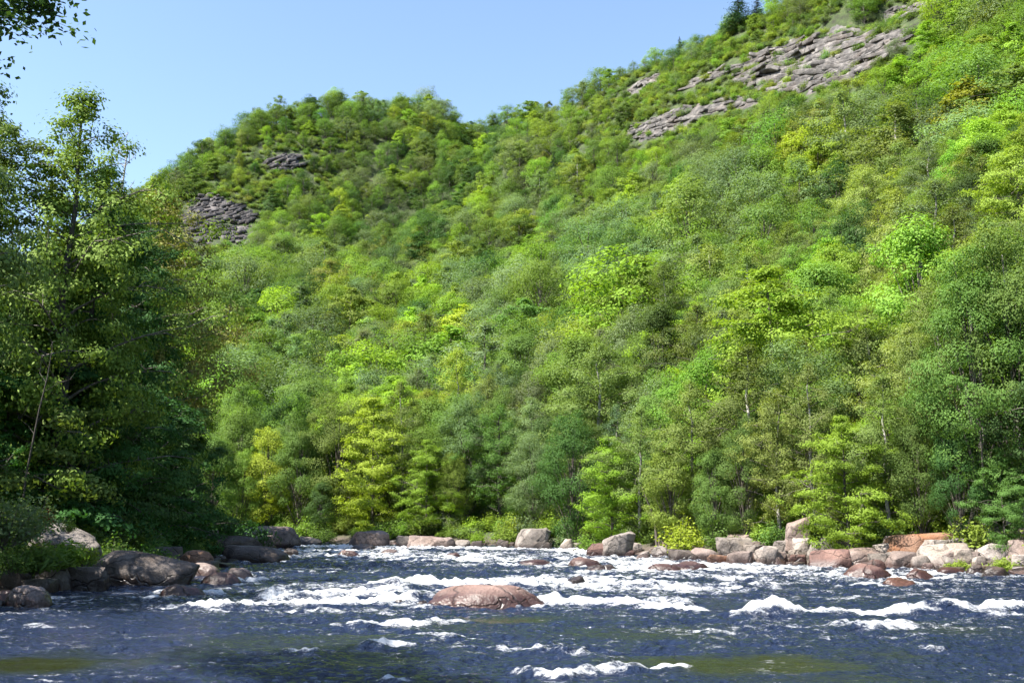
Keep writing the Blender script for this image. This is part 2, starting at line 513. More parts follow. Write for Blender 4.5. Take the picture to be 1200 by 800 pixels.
def build_water():
    wy = [-20.0, -8, 0, 4, 7, 9]
    y = 10.5
    while y < 150:
        wy.append(y); y *= 1.0 + min(.0033, .0021 + .000012 * y)
    wy += list(np.linspace(152, 175, 8))
    wy = np.array(wy)
    a = np.linspace(-.72, .72, 1150)
    W = np.maximum(wy, 9.0)
    X = a[None, :] * W[:, None]; Y = np.repeat(wy[:, None], len(a), 1)
    X = np.where((np.abs(a)[None, :] > .719), np.sign(X) * np.maximum(np.abs(X), 60), X)
    foam = np.zeros_like(X); z = np.zeros_like(X)
    wob = fbm(X / 1.1, Y / .9, oct=3, seed=21)
    torn = .5 + 1.15 * fbm(X / 2.2, Y / .42, oct=4, seed=29)
    rid = 1 - np.abs(fbm(X / .55, Y / .32, oct=3, seed=24))
    for pts, hw, st, ch in FOAM:
        P = [on_plane(*p)[:2] for p in pts]
        pm = np.array(P)
        r0, r1 = np.searchsorted(wy, [pm[:, 1].min() - 5 * hw, pm[:, 1].max() + 5 * hw])
        Xs, Ys, ws = X[r0:r1], Y[r0:r1], wob[r0:r1]
        best = np.full(Xs.shape, 9e9)
        for (ax, ay), (bx, by) in zip(P[:-1], P[1:]):
            ex, ey = bx - ax, by - ay
            t = np.clip(((Xs - ax) * ex + (Ys - ay) * ey) / (ex * ex + ey * ey), 0, 1)
            dx = (Xs - ax - t * ex) / 1.6; dy = Ys - ay - t * ey
            # a crest is steep upstream and trails foam downstream (towards the camera)
            dy = np.where(dy < 0, dy / 1.25, dy / .8)
            best = np.minimum(best, np.sqrt(dx * dx + dy * dy))
        g = np.exp(-(best * (1 + .45 * ws) / hw) ** 2)
        foam[r0:r1] = np.maximum(foam[r0:r1], g * st * (.48 + .85 * torn[r0:r1]))
        z[r0:r1] += .85 * ch * np.exp(-(best / (hw * .8)) ** 2) * (1 + .5 * ws)
    slick = np.zeros_like(X)
    for q_, (u, v, a_, b_) in enumerate(SMOOTH):
        c = on_plane(u, v); e = on_plane(u + a_, v); f = on_plane(u, v - b_)
        rx = abs(e[0] - c[0]); ry = abs(f[1] - c[1])
        q = np.sqrt(((X - c[0]) / rx) ** 2 + ((Y - c[1]) / ry) ** 2)
        slick = np.maximum(slick, (1 if q_ in (0, 2, 9) else .5) * sstep(1.25, .45, q + .45 * fbm(X / 1.2, Y / .8, oct=3, seed=33)))
    calm = 1 - .75 * slick
    far = sstep(25, 70, Y)
    r1 = 1 - np.abs(fbm(X / 2.4, Y / 1.1, oct=2, seed=41))
    r2 = 1 - np.abs(fbm(X / .8, Y / .42, oct=3, seed=47))
    r3 = fbm(X / .26, Y / .17, oct=2, seed=53)
    amp = (.58 + .85 * far)
    z += (((r1 - .72) * .30 + (r2 - .7) * .17) * amp + r3 * .04) * calm
    z += foam * (rid - .6) * .15 + foam * r3 * .06
    # broken foam flecks and painted sun glints on sharp crests
    fleck = sstep(.74, .98, r2 + .36 * r3 + .12 * (r1 - .7)) * (.62 + .55 * fbm(X / 3.5, Y / 2.0, oct=2, seed=61))
    foam_a = np.clip(np.maximum(foam, np.clip(fleck, 0, 1) * (.50 + .20 * sstep(22, 34, Y)) * calm), 0, 1.6)
    z -= .02
    V = np.stack([X, Y, z], -1).reshape(-1, 3)
    me = mesh_from('river_water', V, grid_faces(*X.shape), [], smooth=True)
    for nm, arr in (('foam', foam_a), ('slick', slick)):
        at = me.attributes.new(nm, 'FLOAT', 'POINT'); at.data.foreach_set('value', arr.astype(np.float32).ravel())
    m, nt, out = new_mat('river_water'); L = nt.links.new
    geo = N(nt, 'NewGeometry')
    fa = N(nt, 'Attribute', attribute_name='foam'); sa = N(nt, 'Attribute', attribute_name='slick')
    mp = N(nt, 'Mapping'); mp.inputs['Scale'].default_value = (1, 1.7, 1); L(geo.outputs['Position'], mp.inputs[0])
    n1 = N(nt, 'TexNoise'); n1.inputs['Scale'].default_value = 7; n1.inputs['Detail'].default_value = 6; n1.inputs['Roughness'].default_value = .7; L(mp.outputs[0], n1.inputs['Vector'])
    n2 = N(nt, 'TexNoise'); n2.inputs['Scale'].default_value = 2.2; n2.inputs['Detail'].default_value = 5; L(mp.outputs[0], n2.inputs['Vector'])
    n5 = N(nt, 'TexNoise'); n5.inputs['Scale'].default_value = 26; n5.inputs['Detail'].default_value = 4; L(mp.outputs[0], n5.inputs['Vector'])
    s = mathn(nt, 'ADD', mathn(nt, 'MULTIPLY', n1.outputs[0], 1.6), mathn(nt, 'MULTIPLY', n2.outputs[0], 1.3))
    s = mathn(nt, 'ADD', s, mathn(nt, 'MULTIPLY', n5.outputs[0], .9))   # ~1.9 mean
    t = mathn(nt, 'ADD', fa.outputs['Fac'], mathn(nt, 'SUBTRACT', s, 1.90))
    mr = N(nt, 'MapRange', interpolation_type='SMOOTHSTEP'); mr.inputs['From Min'].default_value = .46; mr.inputs['From Max'].default_value = 1.18; mr.inputs['To Max'].default_value = .93
    L(t, mr.inputs['Value'])
    wcol = mixrgb(nt, (.010, .016, .036), (.015, .018, .006), sa.outputs['Fac'])  # sky reflection tinted in as blue, the hill's reflection as olive in slicks
    w = N(nt, 'BsdfPrincipled'); w.inputs['Roughness'].default_value = .05; w.inputs['IOR'].default_value = 1.333
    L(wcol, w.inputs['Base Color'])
    n3 = N(nt, 'TexNoise'); n3.inputs['Scale'].default_value = 5.5; n3.inputs['Detail'].default_value = 4; n3.inputs['Roughness'].default_value = .55; L(mp.outputs[0], n3.inputs['Vector'])
    bp = N(nt, 'Bump'); bp.inputs['Distance'].default_value = .34
    st = N(nt, 'MapRange'); st.inputs['To Min'].default_value = .75; st.inputs['To Max'].default_value = .22; L(sa.outputs['Fac'], st.inputs['Value'])
    L(st.outputs[0], bp.inputs['Strength']); L(n3.outputs[0], bp.inputs['Height']); L(bp.outputs[0], w.inputs['Normal'])
    f = N(nt, 'BsdfPrincipled'); f.inputs['Base Color'].default_value = (.60, .61, .62, 1); f.inputs['Roughness'].default_value = .7
    bf = N(nt, 'Bump'); bf.inputs['Distance'].default_value = .12; bf.inputs['Strength'].default_value = .9; L(n1.outputs[0], bf.inputs['Height']); L(bf.outputs[0], f.inputs['Normal'])
    mx = N(nt, 'MixShader'); L(mr.outputs[0], mx.inputs[0]); L(w.outputs[0], mx.inputs[1]); L(f.outputs[0], mx.inputs[2])
    L(mx.outputs[0], out.inputs['Surface'])
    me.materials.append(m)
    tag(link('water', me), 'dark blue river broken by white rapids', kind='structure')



# ------------------------------------------------------------------ boulders
from mathutils import noise as _mn


def _ico(sub):
    import bmesh
    bm = bmesh.new(); bmesh.ops.create_icosphere(bm, subdivisions=sub, radius=1.0)
    v = np.array([p.co[:] for p in bm.verts]); f = np.array([[q.index for q in p.verts] for p in bm.faces]); bm.free()
    return v, f


ICO = {k: _ico(k) for k in (3, 4, 5)}


def hull_rock(name, half, g, ang, slope, lean, mat):
    import bmesh
    n = int(g.integers(11, 17))
    q = g.normal(size=(n, 3)); q /= np.linalg.norm(q, axis=1)[:, None]
    q = np.sign(q) * np.abs(q) ** .55
    q[:, 2] = np.clip(q[:, 2], -.7, g.uniform(.62, .85))
    base = np.array([(math.cos(a) * g.uniform(.8, 1.05), math.sin(a) * g.uniform(.8, 1.05), g.uniform(-.9, -.6)) for a in np.arange(7) / 7 * 6.283])
    q = np.concatenate([q, base])
    q[:, 2] *= 1 - slope * np.clip(q[:, 0], -1, 1) * (q[:, 2] > -.3)
    q[:, 0] += lean * q[:, 2]
    bm = bmesh.new()
    for v in q: bm.verts.new(v)
    r = bmesh.ops.convex_hull(bm, input=bm.verts)
    bmesh.ops.delete(bm, geom=[e for e in r['geom_interior'] if isinstance(e, bmesh.types.BMVert)], context='VERTS')
    bmesh.ops.dissolve_limit(bm, angle_limit=.22, verts=bm.verts, edges=bm.edges)
    bmesh.ops.bevel(bm, geom=list(bm.edges), offset=.075, segments=2, profile=.6, affect='EDGES', clamp_overlap=True)
    bmesh.ops.triangulate(bm, faces=bm.faces)
    for _ in range(3):
        long_ = [e for e in bm.edges if e.calc_length() > .16]
        if not long_: break
        bmesh.ops.subdivide_edges(bm, edges=long_, cuts=1, use_grid_fill=True)
        bmesh.ops.triangulate(bm, faces=[f for f in bm.faces if len(f.verts) > 3])
    bm.normal_update()
    p = np.array([v.co[:] for v in bm.verts]); nn = np.array([v.normal[:] for v in bm.verts])
    f = np.array([[v.index for v in t.verts] for t in bm.faces]); bm.free()
    o = g.uniform(0, 50)
    p = p + nn * (.045 * fbm(p[:, 0] * 2.2 + o, p[:, 1] * 2.2, p[:, 2] * 2.2, oct=4, seed=11) + .02 * fbm(p[:, 0] * 8 + o, p[:, 1] * 8, p[:, 2] * 8, oct=2, seed=13))[:, None]
    lo, hi = p.min(0), p.max(0)
    p = (p - (lo + hi) / 2) / ((hi - lo) / 2)
    p[:, 2] += 1
    p *= half
    return mesh_from(name, p, f, [mat] if mat else [], smooth=True)


def boulder_mesh(name, half, seed, ang=.5, slope=0.0, lean=0.0, sub=5, mat=None):
    """half: half sizes; ang 0 = water-worn, 1 = blocky; slope lowers one end; lean shifts the top sideways."""
    g = np.random.default_rng(seed)
    if ang >= .45:
        return hull_rock(name, half, g, ang, slope, lean, mat)
    d, f = ICO[sub]
    p = d.copy()
    npl = 9 + int(9 * ang)
    rad = np.full(len(d), 1.0)
    for _ in range(npl):
        n = g.normal(size=3); n[2] *= .8; n /= np.linalg.norm(n)
        off = g.uniform(.50, .86) if ang > .3 else g.uniform(.74, .96)
        q = d @ n
        lim = np.where(q > .05, off / np.maximum(q, .05), 9)
        k = 12 if ang < .25 else 34
        rad = -np.log(np.exp(-k * rad) + np.exp(-k * np.minimum(lim, 3))) / k
    p = d * rad[:, None]
    s = seed * 1.37
    n1 = fbm(p[:, 0] * 1.6 + s, p[:, 1] * 1.6, p[:, 2] * 1.6, oct=4, seed=seed % 97)
    n2 = fbm(p[:, 0] * 6 + s, p[:, 1] * 6, p[:, 2] * 6, oct=3, seed=seed % 89 + 3)
    p *= (1 + .13 * n1 + .03 * n2 * (.5 + ang))[:, None]
    # a few joint planes step the surface
    if ang > .4:
        for _ in range(3):
            n = g.normal(size=3); n /= np.linalg.norm(n)
            p += np.outer(sstep(-.02, .02, p @ n - g.uniform(-.4, .4)), n) * g.uniform(-.09, .09)
    if ang >= .25:
        p = np.sign(p) * np.abs(p) ** (np.array([.56, .62, .66])[None, :] if ang > .45 else .78)
    if ang < .25:
        rr = np.hypot(p[:, 0], p[:, 1]); p[:, :2] *= (np.maximum(rr, 1e-3) ** (-.5 if half[0] > 3 * half[2] else -.3))[:, None]
    p[:, 2] = np.where(p[:, 2] < -.55, -.55 + (p[:, 2] + .55) * .3, p[:, 2])
    top = p[:, 2] > -.2
    p[:, 2] *= 1 - slope * np.clip(p[:, 0], -1, 1) * (p[:, 2] > -.3)
    p[:, 0] += lean * p[:, 2]
    lo, hi = p[top].min(0), p[top].max(0)
    zlo = p[:, 2].min()
    p[:, :2] = ((p[:, :2] - (lo + hi)[:2] / 2) / ((hi - lo)[:2] / 2)) * half[:2]
    p[:, 2] = (p[:, 2] - zlo) / (hi[2] - zlo) * 2 * half[2]
    me = mesh_from(name, p, f, [mat] if mat else [], smooth=True)
    return me


def waterline_v(u):
    return np.interp(u, [0, 60, 125, 210, 262, 300, 332, 335, 400, 520, 640, 700, 800, 900, 1000, 1200], [714, 694, 689, 684, 664, 648, 639, 636.5, 638, 640, 642, 650, 656, 661, 667, 673])


# u0, v0, u1, v1, material, angularity, slope, lean, label
BOULDERS = [
    # right bank jumble
    (785, 643, 818, 658, 'dark', .6, .1, 0, 'dark brown slab at the water edge, left end of the right bank jumble'),
    (780, 657, 830, 669, 'red', .1, 0, 0, 'low reddish flat rock awash before the dark brown slab'),
    (809, 641, 842, 658, 'pink', .4, 0, 0, 'pinkish rounded boulder leaning on the dark brown slab'),
    (840, 629, 888, 650, 'grey', .8, .15, 0, 'grey brown angular block with a flat sloping top above the water edge'),
    (829, 649, 853, 661, 'orange', .5, 0, 0, 'small orange tinted block under the grey brown angular block'),
    (851, 645, 882, 662, 'pink', .7, 0, .2, 'pink wedge shaped block at the water below the angular block'),
    (882, 639, 910, 662, 'pale', .5, 0, .3, 'pale yellowish sloping rock between pink blocks at the water'),
    (905, 632, 934, 648, 'grey', .7, -.1, 0, 'grey pink wedge below the tall standing boulder'),
    (898, 646, 926, 662, 'pink', .6, 0, 0, 'squat pink block at the water right of the pale sloping rock'),
    (920, 604, 951, 634, 'pink', .75, 0, .35, 'tall pink standing boulder leaning right among the trees'),
    (923, 649, 946, 662, 'red', .5, 0, 0, 'small dark red block at the water under the standing boulder'),
    (930, 630, 950, 652, 'pale', .5, 0, 0, 'pale rock at the foot of the tall standing boulder'),
    (948, 643, 998, 667, 'red', .45, -.1, 0, 'large red brown rounded boulder in the middle of the right bank'),
    (985, 641, 1038, 664, 'pink', .3, 0, 0, 'long mottled pink boulder right of the red brown one'),
    (983, 660, 1046, 677, 'red', .15, 0, 0, 'broad low reddish slab sloping into water before the mottled pink boulder'),
    (960, 629, 1012, 644, 'grey', .7, .1, 0, 'flat grey slab with shadow beneath it behind the mottled boulder'),
    (1041, 623, 1112, 648, 'orange', .7, -.25, .1, 'big overhanging slab stained orange on top'),
    (1038, 645, 1077, 667, 'pink', .75, .1, 0, 'pinkish square block under the orange topped slab'),
    (1069, 650, 1091, 668, 'pale', .3, 0, 0, 'pale egg shaped boulder at the water beside the cracked boulder'),
    (1081, 636, 1140, 668, 'pale', .8, 0, 0, 'big pale boulder split by cracks, right of the orange slab'),
    (1058, 666, 1100, 678, 'red', .2, 0, 0, 'dark red low slab in the water below the egg shaped boulder'),
    (1034, 676, 1078, 688, 'orange', .25, .1, 0, 'orange red rock standing alone in the river off the right bank'),
    (1144, 636, 1186, 655, 'pale', .7, 0, .2, 'pale flat slab tilted to the river, right of the small green bush'),
    (1139, 651, 1155, 663, 'pale', .4, 0, 0, 'small white stone below the tilted pale slab'),
    (1131, 661, 1154, 674, 'dark', .4, 0, 0, 'small dark rock at the water below the white stone'),
    (1173, 616, 1206, 638, 'pink', .7, 0, .3, 'pinkish tilted block high on the bank by the frame edge'),
    (1153, 615, 1178, 632, 'grey', .7, .1, .2, 'grey block leaning against the pinkish tilted block'),
    (1182, 632, 1216, 653, 'pink', .7, 0, .1, 'blocky pink boulder under the tilted block at the frame edge'),
    (1186, 649, 1212, 672, 'pale', .8, 0, 0, 'pale square block at the water at the right frame edge'),
    (1160, 628, 1186, 643, 'pink', .6, 0, 0, 'flat pinkish rock wedged above the tilted pale slab'),
    (1098, 664, 1135, 673, 'red', .2, 0, 0, 'thin reddish shelf at the water under the cracked boulder'),
    (1012, 655, 1040, 668, 'red', .4, 0, 0, 'rusty red block between the long pink boulder and square block'),
    (1150, 663, 1186, 676, 'dark', .4, 0, 0, 'brown flat rock at the water below the green tuft'),
    (1018, 648, 1042, 662, 'grey', .8, 0, 0, 'grey block tucked behind the square pinkish block'),
    (1112, 630, 1146, 645, 'grey', .8, .1, 0, 'grey slab behind the cracked boulder below the bush'),
    (1128, 646, 1150, 660, 'pink', .8, 0, .1, 'pink block between the cracked boulder and white stone'),
    (868, 634, 892, 648, 'dark', .7, 0, 0, 'dark brown block at the right end of the angular block'),
    (946, 634, 966, 650, 'grey', .7, 0, 0, 'grey stone beneath the bush beside the standing boulder'),
    (1076, 628, 1092, 642, 'dark', .7, 0, 0, 'dark recessed block under the right end of the orange slab'),
    # far bank, middle
    (602, 618, 645, 644, 'grey', .75, -.05, .35, 'big triangular grey brown boulder at the far water edge'),
    (624, 634, 646, 645, 'dark', .5, 0, 0, 'small dark rock at the right foot of the triangular boulder'),
    (657, 631, 673, 646, 'pale', .6, 0, 0, 'small pale upright stone between the triangular and leaning boulders'),
    (686, 636, 707, 653, 'red', .5, 0, .2, 'reddish rock against the left side of the leaning boulder'),
    (702, 622, 744, 653, 'grey', .5, -.1, .35, 'big leaning boulder with streaked grey face'),
    (732, 634, 753, 649, 'pale', .8, .2, -.1, 'pale triangular rock on the right of the leaning boulder'),
    (729, 643, 744, 653, 'red', .4, 0, 0, 'small rust coloured stone before the leaning boulder'),
    (744, 645, 763, 655, 'pale', .4, 0, 0, 'pale flat stone at the water right of the rust coloured stone'),
    (764, 639, 783, 654, 'grey', .6, 0, 0, 'small grey block left of the dark brown slab'),
    (662, 652, 713, 666, 'red', .2, .15, 0, 'flat red brown rock in the rapids with a dark right end'),
    (680, 661, 729, 671, 'dark', .15, 0, 0, 'low dark rock awash in front of the flat red brown one'),
    (598, 655, 658, 663, 'red', .1, 0, 0, 'long dark red rock barely above the far rapids'),
    (754, 660, 803, 671, 'red', .15, .1, 0, 'low red brown rock in the rapids off the small grey block'),
    (652, 674, 690, 686, 'dark', .2, .1, 0, 'dark reddish rock ringed by foam right of the midstream slab'),
    # far bank, left part
    (410, 621, 456, 642, 'pink', .7, 0, 0, 'big blocky tan boulder with dark recess on the far bank'),
    (395, 644, 425, 653, 'red', .15, 0, 0, 'dark red rock awash below the blocky tan boulder'),
    (465, 627, 482, 642, 'grey', .6, 0, 0, 'small grey upright rock right of the blocky tan boulder'),
    (478, 627, 532, 643, 'pink', .5, .1, 0, 'long low tan slab with a dark right end on the far bank'),
    (533, 632, 551, 642, 'grey', .5, 0, 0, 'small grey rock just right of the long tan slab'),
    (549, 633, 568, 643, 'dark', .5, 0, 0, 'small brown rock second right of the long tan slab'),
    (581, 631, 600, 643, 'dark', .5, 0, 0, 'dark rock left of the triangular boulder under bushes'),
    (519, 647, 543, 655, 'red', .2, 0, 0, 'dark red rock amid far foam below the long tan slab'),
    (443, 643, 470, 650, 'pink', .2, 0, 0, 'pale brown rock washed over by the far foam'),
    (408, 637, 442, 645, 'dark', .3, 0, 0, 'low brown ledge at the foot of the blocky tan boulder'),
    (278, 616, 347, 639, 'pink', .4, .12, 0, 'large grey pink boulder where the river bends left'),
    (281, 631, 322, 645, 'red', .3, .2, 0, 'pink brown rock in front of the large boulder at the bend'),
    (347, 628, 376, 639, 'grey', .4, 0, 0, 'small tan rock in grass right of the large boulder at the bend'),
    (330, 642, 350, 652, 'dark', .3, 0, 0, 'small dark rock alone in the water near the bend'),
    # midstream
    (464, 685, 636, 712, 'rose', .06, -.06, 0, 'broad low pinkish slab of rock in midstream'),
    (604, 687, 646, 711, 'rose', .55, .35, 0, 'lumpy dark ended block joined to right of the midstream slab'),
    (458, 702, 476, 711, 'dark', .2, 0, 0, 'small dark rock in foam left of the midstream slab'),
    (486, 703, 506, 712, 'dark', .2, 0, 0, 'low dark rock touching the left end of the midstream slab'),
    # left bank
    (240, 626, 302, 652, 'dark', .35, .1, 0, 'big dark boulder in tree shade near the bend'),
    (264, 638, 337, 659, 'dark', .2, .3, 0, 'dark low boulder tapering into the river near the bend'),
    (236, 620, 256, 634, 'pale', .5, 0, 0, 'pale rock catching sun in the shade behind the orange boulder'),
    (206, 644, 248, 671, 'orange', .15, 0, 0, 'round orange brown boulder on the left bank'),
    (217, 659, 257, 676, 'pink', .3, .2, 0, 'pinkish wedge in front of the round orange boulder'),
    (234, 670, 286, 686, 'red', .05, 0, 0, 'smooth long pinkish brown rock in water below the wedge'),
    (262, 665, 299, 680, 'pink', .05, 0, 0, 'smooth rounded rock at the river end of the left bank group'),
    (183, 684, 246, 699, 'red', .1, .1, 0, 'flat brown rock awash in front of the big dark sloping boulder'),
    (119, 644, 228, 687, 'dark', .4, .42, 0, 'big dark sloping boulder with a pale streaked top'),
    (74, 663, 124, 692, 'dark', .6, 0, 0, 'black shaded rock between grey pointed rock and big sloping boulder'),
    (46, 662, 84, 693, 'grey', .6, 0, -.2, 'grey pointed rock at the left bank water edge'),
    (8, 685, 58, 710, 'pink', .1, .05, 0, 'pink rounded rock in the water at the left frame edge'),
    (-14, 691, 16, 709, 'red', .1, 0, 0, 'brown rock cut by the left frame edge'),
    (24, 612, 120, 662, 'grey', .4, .62, 0, 'long light slab sloping down among grass on the left bank'),
    (116, 671, 154, 687, 'dark', .4, 0, 0, 'low dark rock under the left end of the big sloping boulder'),
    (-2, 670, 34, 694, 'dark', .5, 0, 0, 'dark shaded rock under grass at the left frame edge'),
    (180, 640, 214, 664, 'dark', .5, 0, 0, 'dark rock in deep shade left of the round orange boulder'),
]
ROCK_XY = []
for i, (u0, v0, u1, v1, mk, ang, slope, lean, lab) in enumerate(BOULDERS):
    uc = (u0 + u1) / 2
    wl = float(waterline_v(uc))
    if v1 >= wl - 2.5:
        p = on_plane(uc, v1)
        Yf = p[1]
    else:
        Yf = on_plane(uc, wl)[1] + (wl - v1) * .13
        Yw = Yf - (wl - v1) * .13
        Yf = min(max(hit(uc, v1, Yw - 1, Yw + 60)[1], Yw + .5), Yw + (22 if uc < 300 else 5))
    w = (u1 - u0) / FPX * Yf / cp
    dep = w * (.62 if w < 4 else .5)
    Yc = Yf + dep * .42
    ztop = at_depth(uc, v0, Yc)[2]
    xc = at_depth(uc, v1, Yc)[0]
    zb = min(float(terrain(xc, Yc)), at_depth(uc, v1, Yf)[2]) - .25
    if v1 >= wl - 2.5: zb = min(zb, -.35)
    half = np.array([w / 2 * 1.05, dep / 2, (ztop - zb) / 2])
    me = boulder_mesh('boulder', half, 100 + i * 7, ang, slope, lean, 5 if w > 1.2 else 4, M['rock_' + mk])
    o = link('boulder', me, loc=(xc, Yc, zb))
    tag(o, lab, 'boulder', 'boulders along the river')
    ROCK_XY.append((xc, Yc, max(w, dep) / 2))
for (u0, v0, u1, v1, mk, ang, slope, lean, lab) in BOULDERS:      # white water breaks on every rock that stands in the current
    if v1 > waterline_v((u0 + u1) / 2) + 4 and u0 > 150:
        k = on_plane(u0, v1)[1] / 45
        FOAM.append(([(u0 - 7, v1 - 1), (u0 + 4, v1 + .5)], .34 * k, 1.0, .05)); FOAM.append(([(u1 - 4, v1 + .5), (u1 + 12, v1 - .5)], .34 * k, 1.05, .05))
        FOAM.append(([(u0 - 3, v1 - 3.5), ((u0 + u1) / 2, v1 - 4.5), (u1 + 3, v1 - 3.5)], .5 * k, .95, .10))
build_water()
# smaller stones wedged along the banks
stone_meshes = {k: [boulder_mesh('stone', np.array([.5, .4, .28]), 900 + j + 31 * h, .8, 0, 0, 4, M['rock_' + k]) for j in range(3)] for h, k in enumerate(('pink', 'grey', 'dark', 'pale'))}


def scatter_stones(poly, n, label, group, kinds, size, back, front=None):
    P = np.array(poly); seg = np.linalg.norm(np.diff(P, axis=0), axis=1); cum = np.concatenate([[0], np.cumsum(seg)])
    for _ in range(n):
        s = rng.uniform(0, cum[-1]); k = min(np.searchsorted(cum, s) - 1, len(seg) - 1); k = max(k, 0)
        t = (s - cum[k]) / seg[k]; p = P[k] * (1 - t) + P[k + 1] * t
        nrm = np.array([-(P[k + 1] - P[k])[1], (P[k + 1] - P[k])[0]]) / seg[k]
        q = p + nrm * rng.uniform(min(-.5, back), (max(.5, back) if back > 0 else .5) if front is None else front)
        if float(poly_sd(q[:1], q[1:], RIVER)[0]) < -.9: continue
        r = rng.uniform(*size)
        o = link('stone', stone_meshes[kinds[rng.integers(len(kinds))]][rng.integers(3)], loc=(q[0], q[1], float(terrain(q[:1], q[1:])[0]) - .15 * r), rotz=rng.uniform(0, 6.28), scale=(r, r, r * rng.uniform(.7, 1.1)))
        tag(o, label, 'stone', group)


rb_line = [tuple(on_plane(*p)[:2]) for p in RIGHT_PX]
lb_line = [tuple(on_plane(*p)[:2]) for p in LEFT_PX]
scatter_stones(rb_line[:5], 90, 'loose stone wedged among the bigger boulders of the right bank', 'loose stones on the right bank', ('pink', 'grey', 'pink'), (.4, 1.1), -3.4)
scatter_stones(rb_line[:5], 42, 'angular block half hidden in the bushes behind the right bank boulders', 'angular blocks up the right bank', ('pink', 'grey', 'pale', 'pink'), (.7, 1.9), -7.5, -2.4)
scatter_stones(rb_line[4:], 70, 'loose stone on the far bank between the bigger rocks', 'loose stones on the far bank', ('pink', 'grey', 'dark'), (.5, 1.3), -2.2)
scatter_stones(lb_line, 60, 'loose dark stone at the foot of the shaded left bank', 'loose stones on the left bank', ('dark', 'dark', 'grey'), (.4, 1.3), 1.5)

# ------------------------------------------------------------------ cliffs
CLIFFS = [
    ([(862, 90), (895, 58), (955, 45), (1010, 40), (1056, 35), (1062, 52), (1042, 66), (1012, 88), (985, 100), (945, 112), (905, 106), (880, 104)], 'broad grey ledged cliff face high on the right slope', 3.2),
    ([(728, 156), (762, 138), (800, 126), (850, 116), (897, 110), (890, 124), (835, 134), (800, 152), (752, 168)], 'long narrow grey ledge slanting below the broad cliff face', 2.4),
    ([(732, 108), (765, 86), (778, 92), (746, 110)], 'small grey ledge near the right skyline', 2.0),
    ([(795, 104), (820, 90), (868, 74), (868, 82), (826, 98), (800, 108)], 'thin ledge running left of the broad cliff face', 2.0),
    ([(1034, 16), (1070, 5), (1108, -2), (1106, 10), (1062, 20)], 'grey ledge at the top edge above the broad cliff', 2.4),
    ([(203, 258), (222, 234), (250, 224), (278, 238), (298, 252), (302, 280), (288, 292), (262, 282), (240, 290), (212, 284)], 'purplish grey bare rock face on the left hill', 3.0),
    ([(311, 192), (332, 180), (354, 180), (360, 194), (338, 202), (318, 202)], 'small dark overhanging ledge near the left hill top', 3.5),
]
CLIFF_POLYS = [np.array(c[0], float) for c in CLIFFS]


STRIKE = [((735, 158), (893, 114))] * 5 + [((205, 262), (300, 240)), ((312, 196), (356, 184))]


